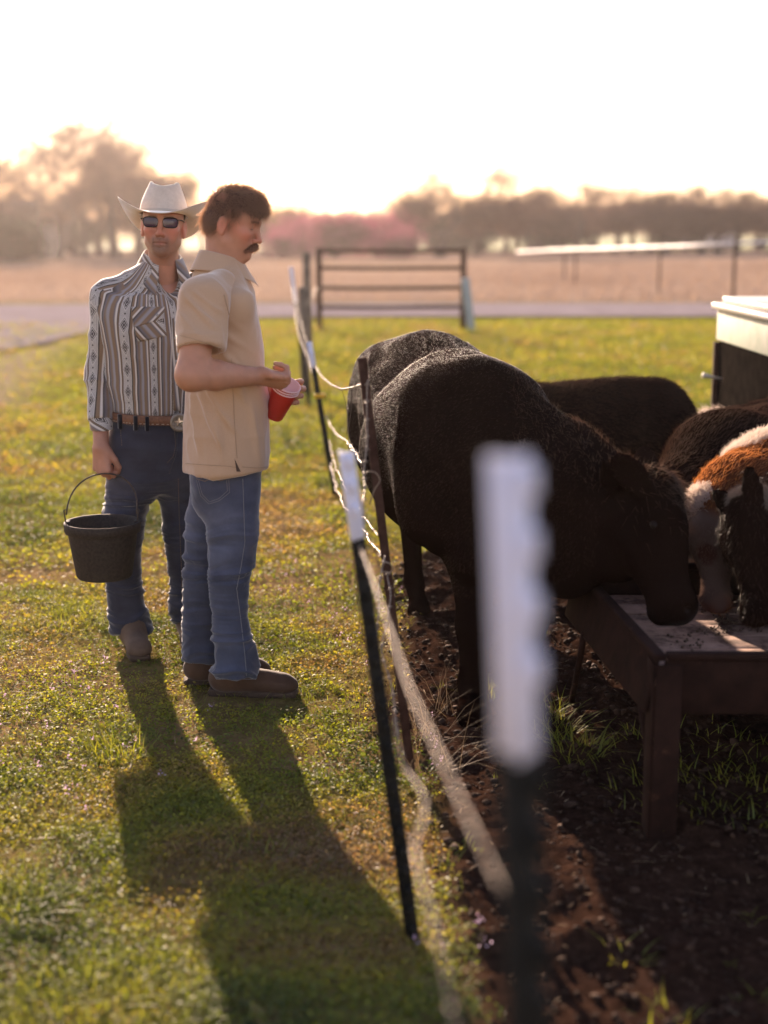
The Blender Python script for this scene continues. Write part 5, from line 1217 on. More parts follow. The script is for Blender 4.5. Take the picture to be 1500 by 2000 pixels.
# ------------------------------------------------------------------ cattle
M_hide = attr_mat('cattle_hide', .8, .0, bump=.35, bscale=160)
t = NT(M_hide); df_ = t.new('BsdfDiffuse'); t.lk(t.attr('Col').outputs['Color'], df_.inputs['Color']); mx_ = t.new('MixShader'); mx_.inputs[0].default_value = .06; t.lk(df_.outputs[0], mx_.inputs[1]); t.lk(t.b.outputs[0], mx_.inputs[2]); t.lk(mx_.outputs[0], t.out.inputs['Surface'])
def fur_mat(name, c, rough=.38, spec=.14):
    m = mat(name, c, rough, spec=spec); m.node_tree.nodes['Principled BSDF'].inputs['Specular Tint'].default_value = (1, .72, .55, 1); return m
M_furblack = fur_mat('black_coat', (.019, .0078, .0048), .38, .17); M_furbrown = strand_mat('brown_black_coat', (.020, .0075, .0045), (.06, .024, .013), .2, .02); M_furorange = strand_mat('russet_coat', (.15, .052, .018), (.62, .22, .055), .45, .02); M_furwhite = strand_mat('white_coat', (.50, .38, .31), (.85, .70, .58), .5, .03); M_furrim = strand_mat('backlit_dark_hair', (.016, .008, .005), (.14, .065, .034), .3, .06)
M_eye = mat('dark_eye', (.008, .005, .004), .3, spec=.15); M_hoof = noisy('hoof_horn', (.03, .02, .016), (.08, .05, .04), 40, .6, .2, .002)
BLACK = np.array((.0095, .0050, .0036)); 
def bov_head(v, poll, nose, up, S=1.0, ears=(1, 1), ear_dir=None, horn=False, h=None):
    """poll -> nose axis; up = direction of the forehead side. v already open around the head. returns frame"""
    ax = unit(nose - poll); u = unit(up - ax * np.dot(up, ax)); sd = np.cross(u, ax); L0 = np.linalg.norm(nose - poll); L = L0 * S
    W = lambda a, b, c: poll + ax * a * L0 + u * b * L + sd * c * L          # along, forehead-up, side
    v.cone(W(.06, -.06, 0), W(.42, -.10, 0), .210 * L, .185 * L, k=.03, flat=(sd, .86))
    v.cone(W(.10, .02, .07), W(.10, .02, -.07), .125 * L, k=.04); v.cone(W(.28, .03, .12), W(.28, .03, -.12), .075 * L, k=.05)     # poll, brow
    v.cone(W(.35, -.03, 0), W(.86, -.075, 0), .150 * L, .098 * L, k=.04, flat=(sd, .95))
    v.cone(W(.18, -.22, .07), W(.62, -.17, .045), .115 * L, .07 * L, k=.04); v.cone(W(.18, -.22, -.07), W(.62, -.17, -.045), .115 * L, .07 * L, k=.04)   # jaw
    v.cone(W(.62, -.17, 0), W(.90, -.165, 0), .085 * L, .072 * L, k=.03)
    v.ell(W(.90, -.085, 0), (.135 * L,) * 3, k=.03); v.cone(W(.955, -.055, .055), W(.955, -.055, -.055), .078 * L, k=.03); v.ell(W(.95, -.19, 0), (.068 * L,) * 3, k=.02)
    for s in (-1, 1):
        v.ell(W(1.005, -.03, s * .085), (.030 * L,) * 3, k=.012, op='cut'); v.cone(W(1.06, -.145, s * .09), W(.82, -.165, s * .125), .007 * L, .006 * L, k=.01, op='cut')
        v.ell(W(.33, -.045, s * .150), (.062 * L,) * 3, k=.02); v.ell(W(.335, -.05, s * .195), (.030 * L,) * 3, k=.012, op='cut')
        v.cone(W(.28, -.02, s * .175), W(.39, -.02, s * .165), .022 * L, .018 * L, k=.015)
    eyes = [W(.335, -.05, s * .172) for s in (-1, 1)]
    for i, s in enumerate((-1, 1)):
        if not ears[i]: continue
        b = W(.06, -.02, s * .17); d = (ear_dir[i] if ear_dir is not None else (sd * s * .8 - ax * .45 + u * .1)); d = unit(d); el = .36 * L
        wv = unit(np.cross(d, u) if ear_dir is None else np.cross(d, np.array([0, 1, 0.]) if abs(d[1]) < .8 else np.array([1., 0, 0]))); nn = np.cross(d, wv)
        A = np.stack([d, wv, nn]); c = b + d * el * .55
        v.cone(b - d * .01, b + d * el * .3, .045 * L / .5 * .5, .05 * L, k=.02)
        v.ell(c, (el * .56, el * .27, el * .10), M=A, k=.015); v.ell(c + nn * el * .09 * (1 if nn[1] < 0 else -1), (el * .44, el * .18, el * .07), M=A, k=.01, op='cut')
    return W, L, eyes, sd
def hide_col(base, patches=(), muzzle=None):
    def f(v, n):
        c = np.tile(np.array(base, float), (len(v), 1)); c *= (1 + .5 * (noise(v, 9) - .5))[:, None]
        for (p, r, col) in patches:
            w = 1 - sstep(r * .8, r * 1.1, np.linalg.norm(v - np.asarray(p), axis=1) + .05 * (noise(v, 12) - .5)); c = c * (1 - w[:, None]) + np.array(col) * w[:, None]
        return c
    return f
def eye_at(W, eyes, L, parent, which=(0, 1)):
    bmx = bmesh.new(); bmesh.ops.create_uvsphere(bmx, u_segments=16, v_segments=10, radius=.034 * L); me = bpy.data.meshes.new('eye'); bmx.to_mesh(me); bmx.free()
    for i in which:
        o = link('eye', me.copy(), M_eye, parent); o.matrix_parent_inverse = Matrix.Translation(-Vector(parent.location)); o.location = tuple(eyes[i])

# --- the big black cow
A_ = lambda *a: np.array(a, float)
hipC = A_(.16, 6.12, .0); backY = A_(.30, 4.95, 0)
cowx = lambda y: .17 + (6.15 - y) * .115
v = Vol((-.30, 3.75, -.02), (1.22, 6.75, 1.38), .0125)
def bc_(y, z, dx=0): return A_(cowx(y) + dx, y, z)
# barrel as overlapping flattened cones
v.cone(bc_(6.22, .92), bc_(5.75, .88), .225, .275, k=0); v.cone(bc_(5.75, .86), bc_(5.25, .83, -.02), .280, .318, k=.06); v.cone(bc_(5.25, .83, -.02), bc_(4.88, .88), .318, .262, k=.06)
v.cone(bc_(6.30, 1.05), bc_(5.9, 1.10), .11, .11, k=.11); v.cone(bc_(5.9, 1.095), bc_(5.2, 1.085), .11, .08, k=.12); v.cone(bc_(5.2, 1.09), bc_(4.82, 1.12), .07, .085, k=.12)   # topline
for s in (-1, 1):
    v.ell(bc_(6.02, 1.07, s * .19), (.09, .13, .055), k=.10)                                   # hooks
    v.ell(bc_(6.16, .84, s * .17), (.155, .24, .30), k=.08)                                    # thigh
    v.cone(bc_(4.94, 1.03, s * .12), bc_(4.74, .72, s * .165), .12, .125, k=.13)                 # shoulder blade
v.cone(bc_(4.76, .86), bc_(4.66, .60), .20, .13, k=.08)                                        # brisket
v.cone(bc_(5.9, .60), bc_(5.3, .555), .12, .14, k=.10)
v.ell(bc_(6.10, .98), (.27, .33, .215), k=.10); v.ell(bc_(5.80, .95), (.30, .40, .225), k=.10); v.ell(bc_(5.15, .93), (.295, .36, .245), k=.14)
# legs
def leg(pts, rad, k=.03):
    for i in range(len(pts) - 1): v.cone(pts[i], pts[i + 1], rad[i], rad[i + 1], k=k)
    f = pts[-1]; v.cone(f, f + A_(0, -.045, -.012), rad[-1] * 1.15, rad[-1] * 1.25, k=.01)
fl1, fl2 = G(925, 1412), G(1030, 1405)
leg([A_(.19, 4.76, .80), A_(fl1[0] - .015, 4.72, .60), A_(fl1[0], 4.66, .345), A_(fl1[0], 4.68, .12), A_(fl1[0], 4.63, .055)], [.135, .088, .055, .040, .045], .04)
leg([A_(.50, 4.78, .80), A_(fl2[0] + .02, 4.76, .58), A_(fl2[0] + .01, 4.70, .345), A_(fl2[0], 4.72, .12), A_(fl2[0], 4.67, .055)], [.135, .085, .055, .040, .045], .04)
hl1 = A_(.15, 5.98, 0); hl2 = A_(.40, 6.15, 0)
leg([A_(.06, 6.02, .78), A_(.09, 6.0, .62), A_(.115, 6.16, .42), A_(.13, 6.06, .14), A_(.15, 5.98, .05)], [.15, .095, .052, .038, .042], .04)
leg([A_(.33, 6.15, .78), A_(.37, 6.15, .60), A_(.39, 6.30, .42), A_(.40, 6.22, .14), A_(.40, 6.15, .05)], [.15, .09, .052, .038, .042], .04)
# neck and head
poll = P(1272, 958, 4.36); nose = P(1352, 1192, 4.16)
wth = bc_(4.86, 1.07); crest1 = P(1108, 842, 4.62); 
v.cone(wth, crest1 - (0, 0, .10), .13, .115, k=.08); v.cone(crest1 - (0, 0, .10), poll - (.05, 0, .07), .115, .085, k=.06)
v.cone(bc_(4.78, .86, .04), P(1120, 960, 4.52), .20, .16, k=.08); v.cone(P(1120, 960, 4.52), P(1205, 1010, 4.40), .16, .125, k=.06)
v.cone(bc_(4.72, .72, .05), P(1130, 1050, 4.48), .15, .115, k=.07); v.cone(P(1130, 1050, 4.48), P(1205, 1080, 4.38), .115, .10, k=.05); v.cone(bc_(4.70, .62, .12), P(1110, 1100, 4.50), .12, .12, k=.07)
W, L, eyes, sd = bov_head(v, poll, nose, A_(.95, -.1, .35), S=1.28, ear_dir=(unit((-.62, -.45, .60)), unit((-.10, .42, .90))))
for pe, pt_ in ((P(1262, 940, 4.44), P(1250, 888, 4.50)), (P(1212, 962, 4.30), P(1180, 900, 4.26))):
    v.cone(pe, (pe + pt_) / 2, .026, .040, k=.02, flat=((.25, 1, 0), .5)); v.cone((pe + pt_) / 2, pt_, .040, .014, k=.015, flat=((.25, 1, 0), .5))
cowskin = Skin(v, 2, disp=lambda p, n: .006 * (noise(p, (6, 5, 5)) - .5) + .011 * (ridge(p, (9, 4.5, 9), 2) - .4) * sstep(4.9, 5.5, p[:, 1]) * sstep(.6, .9, p[:, 2]) + .016 * (noise(p, (2.5, 2.5, 2.5), 8) - .5) + .008 * (ridge(p, (10, 10, 4), 6) - .4) * np.exp(-((p[:, 1] - 4.65) / .25) ** 2))
bigcow = empty('cow', (.3, 5.3, 0), 'big black cow standing in front, with its head lowered into the feed trough', 'cow')
co = cowskin.obj('body', M_hide, bigcow, col=hide_col(BLACK, [(A_(fl1[0], 4.66, .02), .07, (.03, .02, .015)), (A_(fl2[0], 4.7, .02), .07, (.03, .02, .015)), (W(1.02, -.06, 0), .05, (.022, .018, .018))]))
eye_at(W, eyes, L, bigcow)
def cflow(p, n):
    w = np.tile(np.array([-.08, 1., -.25]), (len(p), 1)); hd = p[:, 0] > .62; w[hd] = (.25, .0, -1.); nk = (~hd) & (p[:, 1] < 4.75); w[nk] = (-.5, .4, -.7); return w + RNG.normal(0, .15, w.shape)
fur('coat', cowskin, 210000, .0115, cflow, M_furblack, bigcow, mask=lambda c, n: ((c[:, 2] > .45) & (n[:, 2] > -.4)) * (c[:, 0] < .66), lift=.20, jit=.20, r=.0006)
fur('face_coat', cowskin, 36000, .007, cflow, M_furblack, bigcow, mask=lambda c, n: 1.0 * (c[:, 0] > .60), lift=.2, jit=.2, r=.0005)
fur('crest_hair', cowskin, 600, .026, lambda p, n: np.tile(A_(-.3, 0, 1), (len(p), 1)), M_furrim, bigcow, mask=lambda c, n: 1.0 * ((n[:, 2] > .45) & (c[:, 0] > .42) & (c[:, 0] < .82) & (c[:, 1] < 4.8)), lift=.65, jit=.4, r=.0005)
fur('forelock', cowskin, 700, .04, lambda p, n: np.tile(A_(.5, -.2, -.6), (len(p), 1)), M_furrim, bigcow, mask=lambda c, n: np.exp(-(np.linalg.norm(c - W(.05, .1, 0), axis=1) / .08) ** 2), lift=.5, jit=.5, r=.0005)
# tail hanging behind
q = MB(); tl = [A_(.16, 6.40, 1.05), A_(.15, 6.50, .98), A_(.14, 6.53, .75), A_(.13, 6.52, .50), A_(.13, 6.50, .36)]; q.tube(tl, [.030, .025, .018, .014, .02], 10); q.build('tail', M_furblack, bigcow, True)

# --- the other cattle, built with the same anatomy
def beast(label, name, path, rad, head, legs, base, furm, furN, furL, patches=(), flowv=(1, 0, -.3), lo=None, hi=None, group='cattle crowding round the feed trough', eyes_w=(0, 1), h=.0145, furs=(), neck=None):
    pts = np.array([p for p in path] + [head[0], head[1]] + [l[-1] for l in legs]); lo = pts.min(0) - .34; hi = pts.max(0) + .34; lo[2] = max(lo[2], -.03)
    global v; v = Vol(lo, hi, h)
    for i in range(len(path) - 1): v.cone(path[i], path[i + 1], rad[i], rad[i + 1], k=.09 if i else 0)
    if neck: 
        for (a, b, ra, rb) in neck: v.cone(a, b, ra, rb, k=.06)
    for l in legs: leg([A_(*q) for q in l], [.11, .07, .045, .034, .038][:len(l)], .03)
    W, L, ey, sd = bov_head(v, head[0], head[1], head[2], ears=head[3], ear_dir=head[4])
    sk = Skin(v, 2, disp=lambda p, n: .010 * (noise(p, 9) - .5) + .006 * (noise(p, 25) - .5)); c = path[len(path) // 2]
    e = empty(name, (c[0], c[1], 0), label, 'cow', group); sk.obj('body', M_hide, e, col=hide_col(base, patches)); eye_at(W, ey, L, e, eyes_w)
    fur('coat', sk, furN, furL, flowv, furm, e, mask=lambda c, n: (c[:, 2] > .35) * 1.0 * (np.array([1.0]) if not patches else _pm(c, patches)), lift=.38, jit=.36, r=.0007)
    for (m_, N_, L_, ctr_, rr_, fl_) in furs:
        fur('coat_patch', sk, N_, L_, fl_, m_, e, mask=lambda c, n: 1.0 * (np.linalg.norm(c - ctr_, axis=1) < rr_), lift=.55, jit=.5, r=.0008)
    return e, sk, W
def _pm(c, patches):
    w = np.ones(len(c))
    for (p, r, col) in patches: w *= np.linalg.norm(c - np.asarray(p), axis=1) > r * .95
    return w
# brown-black yearling side-on behind the big cow
Y2 = 6.45
z2 = P(1200, 740, Y2)[2]; xr = P(1318, 780, Y2)[0]; xl = P(1060, 800, Y2)[0]
beast('dark brown yearling side-on behind the big cow, its rump by the white feeder', 'cow',
      [A_(xr - .10, Y2, z2 - .215), A_(xr - .35, Y2, z2 - .26), A_(xl + .12, Y2, z2 - .29), A_(xl - .18, Y2 + .02, z2 - .26)], [.205, .235, .25, .20],
      (A_(xl - .42, Y2 + .1, z2 - .30), A_(xl - .62, Y2 + .1, z2 - .68), A_(-.9, 0, .4), (1, 1), None),
      [[(xr - .08, Y2 - .12, z2 - .4), (xr - .08, Y2 - .12, .45), (xr + .02, Y2 - .12, .33), (xr, Y2 - .12, .10), (xr, Y2 - .14, .05)], [(xr - .02, Y2 + .14, z2 - .4), (xr - .02, Y2 + .14, .45), (xr + .07, Y2 + .14, .33), (xr + .05, Y2 + .14, .10), (xr + .05, Y2 + .12, .05)],
       [(xl - .05, Y2 - .12, z2 - .4), (xl - .05, Y2 - .12, .42), (xl - .05, Y2 - .12, .30), (xl - .05, Y2 - .12, .10), (xl - .05, Y2 - .14, .05)], [(xl + .05, Y2 + .12, z2 - .4), (xl + .05, Y2 + .12, .42), (xl + .05, Y2 + .12, .30), (xl + .05, Y2 + .12, .10), (xl + .05, Y2 + .10, .05)]],
      (.012, .006, .004), M_furbrown, 34000, .026, flowv=(1, 0, -.35), neck=[(A_(xl - .1, Y2, z2 - .18), A_(xl - .42, Y2 + .1, z2 - .32), .17, .12), (A_(xr - .08, Y2, z2 - .10), A_(xr - .3, Y2, z2 - .085), .085, .075)])
# black shaggy one leaning in from the right, its neck running down-left
Y3 = 5.25
n0, n1, n2 = P(1520, 905, Y3 + .25), P(1420, 905, Y3), P(1345, 985, Y3 - .25)
beast('shaggy black calf reaching down-left behind the orange and white one', 'cow',
      [A_(2.55, Y3 + .75, .80), A_(2.15, Y3 + .5, .80), n0 - A_(0, 0, .06), n1 - A_(0, 0, .03), n2], [.26, .29, .27, .215, .17],
      (P(1318, 1015, Y3 - .35), P(1290, 1190, Y3 - .5), A_(.2, -.9, .4), (1, 1), None),
      [[(1.85, Y3 + .12, .6), (1.85, Y3 + .12, .40), (1.84, Y3 + .1, .28), (1.84, Y3 + .1, .1), (1.84, Y3 + .08, .05)], [(1.75, Y3 + .38, .6), (1.75, Y3 + .38, .40), (1.75, Y3 + .38, .28), (1.75, Y3 + .38, .1), (1.75, Y3 + .36, .05)],
       [(2.6, Y3 + .6, .6), (2.62, Y3 + .6, .4), (2.68, Y3 + .6, .30), (2.66, Y3 + .6, .1), (2.66, Y3 + .58, .05)], [(2.5, Y3 + .95, .6), (2.5, Y3 + .95, .4), (2.56, Y3 + .95, .30), (2.55, Y3 + .95, .1), (2.55, Y3 + .93, .05)]],
      tuple(BLACK), M_furbrown, 44000, .026, flowv=(.5, 0, .8))
# orange and white one
Y4 = 4.62
pl4, ns4 = P(1372, 985, Y4), P(1392, 1180, Y4 - .22)
e4, sk4, W4 = beast('orange and white calf with a white face, head squeezed between the two black heads', 'cow',
      [A_(2.35, Y4 + .45, .72), A_(1.95, Y4 + .35, .74), P(1520, 965, Y4 + .25), P(1450, 985, Y4 + .10), P(1400, 1020, Y4 + .02)], [.24, .25, .20, .15, .12],
      (pl4, ns4, A_(-.55, -.6, .3), (0, 0), None),
      [[(1.75, Y4 + .12, .6), (1.75, Y4 + .12, .40), (1.75, Y4 + .1, .28), (1.75, Y4 + .1, .1), (1.75, Y4 + .08, .05)], [(1.85, Y4 + .42, .6), (1.85, Y4 + .42, .40), (1.85, Y4 + .4, .28), (1.85, Y4 + .4, .1), (1.85, Y4 + .38, .05)],
       [(2.4, Y4 + .3, .6), (2.42, Y4 + .3, .4), (2.48, Y4 + .3, .30), (2.46, Y4 + .3, .1), (2.46, Y4 + .28, .05)], [(2.3, Y4 + .65, .6), (2.3, Y4 + .65, .4), (2.36, Y4 + .65, .30), (2.35, Y4 + .65, .1), (2.35, Y4 + .63, .05)]],
      (.085, .026, .010), M_furorange, 40000, .022, patches=[(P(1385, 1095, Y4 - .12), .17, (.12, .075, .058)), (P(1352, 1010, Y4), .085, (.18, .12, .095)), (P(1500, 900, Y4 + .3), .10, (.25, .18, .14)), (P(1404, 1040, Y4 - .05), .055, (.07, .025, .012)), (ns4, .055, (.10, .06, .05)), (P(1382, 1082, Y4 - .16), .045, (.06, .022, .014))], flowv=(.6, -.1, .8),  # orange hide and white face darkened in colour to stand for shade
      furs=((M_furwhite, 3600, .022, P(1352, 985, Y4), .085, (-.5, -.2, .8)), (M_furwhite, 3600, .026, P(1480, 905, Y4 + .26), .12, (.6, 0, .8)), (fur_mat('shaded_face_hair', (.15, .095, .072), .7, .05), 3000, .010, P(1385, 1100, Y4 - .12), .13, (0, 0, -1))))  # white face hair given a darker colour for the shade on it
# black calf at the right edge, eating
Y5 = 4.28
pl5, ns5 = P(1455, 985, Y5), P(1458, 1212, Y5 - .16)
e5, sk5, W5 = beast('black calf with pricked hairy ears eating at the right edge of the trough', 'cow',
      [A_(2.2, Y5 + .30, .62), A_(1.8, Y5 + .22, .66), P(1560, 1040, Y5 + .10), P(1490, 1050, Y5 + .02)], [.24, .25, .19, .13],
      (pl5, ns5, A_(-.95, -.15, .2), (1, 1), (unit((-.62, -.25, .62)), unit((-.25, -.1, .85)))),
      [[(1.72, Y5 + .08, .5), (1.72, Y5 + .08, .36), (1.72, Y5 + .06, .26), (1.72, Y5 + .06, .1), (1.72, Y5 + .04, .05)], [(1.80, Y5 + .36, .5), (1.80, Y5 + .36, .36), (1.80, Y5 + .36, .26), (1.80, Y5 + .36, .1), (1.80, Y5 + .34, .05)],
       [(2.3, Y5 + .16, .5), (2.3, Y5 + .16, .38), (2.36, Y5 + .16, .28), (2.34, Y5 + .16, .1), (2.34, Y5 + .14, .05)], [(2.25, Y5 + .46, .5), (2.25, Y5 + .46, .38), (2.31, Y5 + .46, .28), (2.3, Y5 + .46, .1), (2.3, Y5 + .44, .05)]],
      tuple(BLACK), M_furblack, 22000, .020, flowv=(-.1, 0, -1), furs=((fur_mat('grey_ear_hair', (.20, .15, .12), .6), 2200, .024, P(1472, 985, Y5 + .0), .075, (-.3, -.3, -.8)),))
# one more, dark back and pale flank, far behind
Y6 = 6.62; p6 = P(1400, 800, Y6)
beast('dark calf with a pale flank just below the white feeder', 'cow', [p6 + A_(-.02, 0, -.16), p6 + A_(.3, 0, -.15), p6 + A_(.7, .05, -.17)], [.15, .19, .19],
      (p6 + A_(.95, .1, -.2), p6 + A_(1.2, .1, -.5), A_(.9, 0, .4), (1, 1), None),
      [[tuple(p6 + A_(dx, dy, -.3)), tuple(p6 + A_(dx, dy, -.45)), (p6[0] + dx + .03, Y6 + dy, .28), (p6[0] + dx, Y6 + dy, .1), (p6[0] + dx, Y6 + dy, .05)] for dx, dy in ((.0, -.09), (.0, .09), (.72, -.09), (.72, .09))],
      (.014, .009, .007), M_furbrown, 5000, .035, patches=[(P(1388, 812, Y6 - .15), .12, (.60, .47, .40))], flowv=(-1, 0, -.2), furs=((M_furwhite, 2200, .045, P(1388, 812, Y6 - .13), .13, (-.9, 0, .1)),))

# ------------------------------------------------------------------ feed trough
M_tr = noisy('rust_brown_painted_steel', (.015, .0070, .005), (.034, .016, .0115), 14, .85, .5, .003, spec=.08); M_plank = noisy('worn_trough_plank', (.28, .155, .105), (.46, .28, .20), 18, .8, .6, .004)
t = NT(M_plank); st_ = t.ramp(t.noise(5, 5, .7), [(.48, (1, 1, 1)), (.60, (.22, .15, .11))]); lk_ = t.b.inputs['Base Color'].links[0].from_socket; t.lk(t.mix(1.0, lk_, st_, 'MULTIPLY'), t.b.inputs['Base Color'])
t = NT(M_tr); lk_ = t.b.inputs['Base Color'].links[0].from_socket; ch_ = t.ramp(t.noise(9, 7, .75), [(.60, (0, 0, 0)), (.66, (1, 1, 1))]); t.lk(t.mix(ch_, lk_, (.085, .04, .026)), t.b.inputs['Base Color'])
tz = .525; c1 = P(1285, 1283, 3.70); x0, y0 = c1[0], c1[1]; tz = c1[2]; cf_ = P(1117, 1108, 4.78); x1, y1 = cf_[0], cf_[1]; tz2 = cf_[2]
trough = empty('feed_trough', (x0 + .8, 4.25, 0), 'long rust-brown feed trough on angle-iron legs, cattle feeding from it', 'trough')
WT = 2.2; H_ = .155
LX = lambda y: x0 + (x1 - x0) * (y - y0) / (y1 - y0); LZ = lambda y: tz + 0 * y
def prism(pts8, name, m, bw=.004):
    q = MB(); q.add(pts8, [(0, 1, 2, 3), (7, 6, 5, 4), (0, 4, 5, 1), (1, 5, 6, 2), (2, 6, 7, 3), (3, 7, 4, 0)]); o = q.build(name, m, trough)
    bmx = bmesh.new(); bmx.from_mesh(o.data); bmesh.ops.recalc_face_normals(bmx, faces=bmx.faces); bmx.to_mesh(o.data); bmx.free()
    if bw: bevel(o, bw)
    return o
th_ = .012; ya, yb = y0, y0 + 1.06
# side panels flare a little outwards at the top
def panel(xa, ya_, xb, yb_, name, inx, iny, h0=None, lean=.02):
    h0 = h0 or H_; a0 = A_(xa, ya_, tz - .012); b0 = A_(xb, yb_, tz - .012); io = A_(inx, iny, 0) * th_; dn = A_(inx * lean, iny * lean, -h0)
    return prism([a0, b0, b0 + io, a0 + io, a0 + dn, b0 + dn, b0 + io + dn, a0 + io + dn], name, M_tr)
panel(LX(ya), ya + .02, LX(yb), yb - .02, 'side_panel', 1, 0, lean=-.03); panel(x0 + .02, ya, x0 + WT - .02, ya, 'side_panel', 0, 1, lean=.01)
panel(LX(yb) + .02, yb, x0 + WT - .02, yb, 'side_panel', 0, -1, lean=.01); panel(x0 + WT, ya + .02, x0 + WT, yb - .02, 'side_panel', -1, 0)
# rolled rim rails
def rail(a, b, nm='rim_rail', w=.034, h=.020):
    q = MB(); q.beam(a, b, w, h); o = q.build(nm, M_tr, trough); bevel(o, .005, 3); return o
rail(A_(LX(ya) + .006, ya - .012, tz), A_(LX(yb) + .006, yb + .012, tz)); rail(A_(x0 - .0 + .024, ya + .006, tz + .0015), A_(x0 + WT - .024, ya + .006, tz + .0015)); rail(A_(LX(yb) + .03, yb - .006, tz + .0015), A_(x0 + WT - .02, yb - .006, tz + .0015)); rail(A_(x0 + WT, ya - .012, tz), A_(x0 + WT, yb + .012, tz))
# floor of planks running lengthwise
npl = 8; fz = tz - .095
for i in range(npl):
    yy0 = ya + .02 + (yb - ya - .04) * i / npl + .0015; yy1 = ya + .02 + (yb - ya - .04) * (i + 1) / npl - .0015; dz = .0015 * math.sin(i * 2.3)
    q = MB(); xs0 = LX((yy0 + yy1) / 2) + .02; q.box(((xs0 + x0 + WT - .02) / 2, (yy0 + yy1) / 2, fz + dz - .009), ((x0 + WT - .02 - xs0) / 2, (yy1 - yy0) / 2, .009)); bevel(q.build('plank', M_plank, trough), .0025)
# legs of angle iron with braces
def angle_leg(x, y, sx, sy, lab='leg'):
    q = MB(); zt = tz - .02; q.box((x + sx * .036, y - sy * .004, zt / 2 - .01), (.036, .0035, zt / 2 + .01)); q.box((x - sx * .0035, y + sy * .044, zt / 2 - .01), (.0033, .046, zt / 2 + .01)); return bevel(q.build(lab, M_tr, trough), .002)
angle_leg(x0 - .006, ya - .008, 1, 1); angle_leg(x0 + .42, yb + .012, 1, -1); angle_leg(x0 + WT + .006, ya - .008, -1, 1); angle_leg(x0 + WT + .006, yb + .008, -1, -1)
for (ya_b, yb_b, xx) in ((ya + .02, ya + .30, x0 + .005), (yb - .02, yb - .30, LX(yb) + .005)):
    q = MB(); q.tube([A_(xx, ya_b, .04), A_(xx - .004, (ya_b + yb_b) / 2 - .04, tz * .45), A_(xx - .004, yb_b, tz - H_ + .005)], .011, 8); q.build('brace', M_tr, trough, True)
# feed left on the planks
n = 3200; fx = x0 + .12 + RNG.random(n) ** .8 * 1.2; fy = ya + .12 + RNG.random(n) * .85; cl_ = noise(np.stack([fx, fy, 0 * fx], 1), 7, 3) > .52; fx, fy = fx[cl_], fy[cl_]; n = len(fx)
s = .0018 + .0035 * RNG.random(n); vv = iv[None] * (1 + RNG.normal(0, .2, (n, 12, 1))) * s[:, None, None] + np.stack([fx, fy, fz + s * .8], 1)[:, None, :]
tag(link('feed_crumbs', mesh_np('feed_crumbs', vv.reshape(-1, 3), (ifc[None] + (np.arange(n) * 12)[:, None, None]).reshape(-1, 3)), noisy('damp_feed', (.05, .025, .012), (.16, .09, .05), 60, .6, 0), smooth=False), kind='stuff')
cw = P(1245, 1205, 4.10); q = MB(); pts = [A_(x0 + .16 + .06 * math.sin(k * .45) + .004 * k, 4.02 - .016 * k, fz + .006 + .004 * math.sin(k * 1.7)) for k in range(14)]; q.tube(pts, .0022, 6)
tag(q.build('twine', mat('old_twine', (.6, .5, .42), .7), None, True), 'short piece of pale twisted twine lying on the trough planks', 'twine')

# ------------------------------------------------------------------ fence posts and barbed wire
M_white = noisy('chalky_white_paint', (.72, .72, .86), (.80, .79, .92), 30, .7, .2, .001); M_green = noisy('dark_green_post_paint', (.008, .008, .007), (.020, .018, .014), 30, .75, .3, .001, spec=.2)
M_barb = noisy('galvanised_wire', (.19, .15, .12), (.32, .255, .20), 80, .5, .2, .001, metal=.45)
def t_post(pb, pt, label, white=.2, group='steel T-posts of the fence', rot=0.0, spade=False, wm=None, bm_=None):
    """studded T section from base pb to top pt; white painted tip"""
    pb, pt = np.asarray(pb, float), np.asarray(pt, float); ax = unit(pt - pb); Lh = np.linalg.norm(pt - pb); x = unit(np.cross((0, 1, 0), ax)); x = unit(x * math.cos(rot) + np.cross(ax, x) * math.sin(rot)); y = np.cross(ax, x); M = np.stack([x, y, ax])
    e = empty('fence_post', (pb[0], pb[1], 0), label, 'fence post', group)
    def part(z0, z1, name, m):
        q = MB(); c = pb + ax * (z0 + z1) / 2; hz_ = (z1 - z0) / 2; q.box(c, (.0175, .0022, hz_), M); q.box(c + y * .0165, (.0022, .0143, hz_), M)
        nst = int((z1 - z0) / .054)
        for i in range(nst): q.box(pb + ax * (z1 - .02 - i * .054) + y * -.0080, (.008, .0065, .0125), M)
        return bevel(q.build(name, m, e), .0008, 1)
    part(-.10, Lh - white, 'shaft', bm_ or M_green)
    if white > 0: part(Lh - white, Lh, 'painted_tip', wm or M_white)
    return e
def gz(x, y): return float(ground_z(np.array([float(x)]), np.array([float(y)]))[0])
YF = 1.16
b = P(1046, 2000, YF); tp = P(1012, 893, YF); d_ = (tp - b) / (tp[2] - b[2]); base = tp - d_ * (tp[2] + .0)
t_post(base, tp, 'nearest white-tipped fence post, large and far out of focus in front of the cow', white=.262, rot=.95)
tp = P(676, 884, 2.95); base = G(806, 1832); base[2] = 0
t_post(base, tp, 'dark leaning post with a white tip between the jeans-clad men and the cow', white=.195, rot=.55)
tp = P(604, 668, 9.0); base = G(655, 968)
t_post(base, tp, 'green post with white tip and a yellow tag, just right of the red cups', white=.16, rot=.3)
tp = P(568, 522, 13.2); base = G(604, 800)
t_post(base, tp, 'slanting white-tipped post left of the brown gate', white=.33, rot=.2)
q = MB(); yt = P(625, 772, 8.98); q.box(yt + A_(0, -.03, 0), (.035, .012, .014)); tag(bevel(q.build('insulator', mat('yellow_plastic', (.75, .42, .02), .5)), .003), 'small yellow plastic clip on the green post', 'clip')
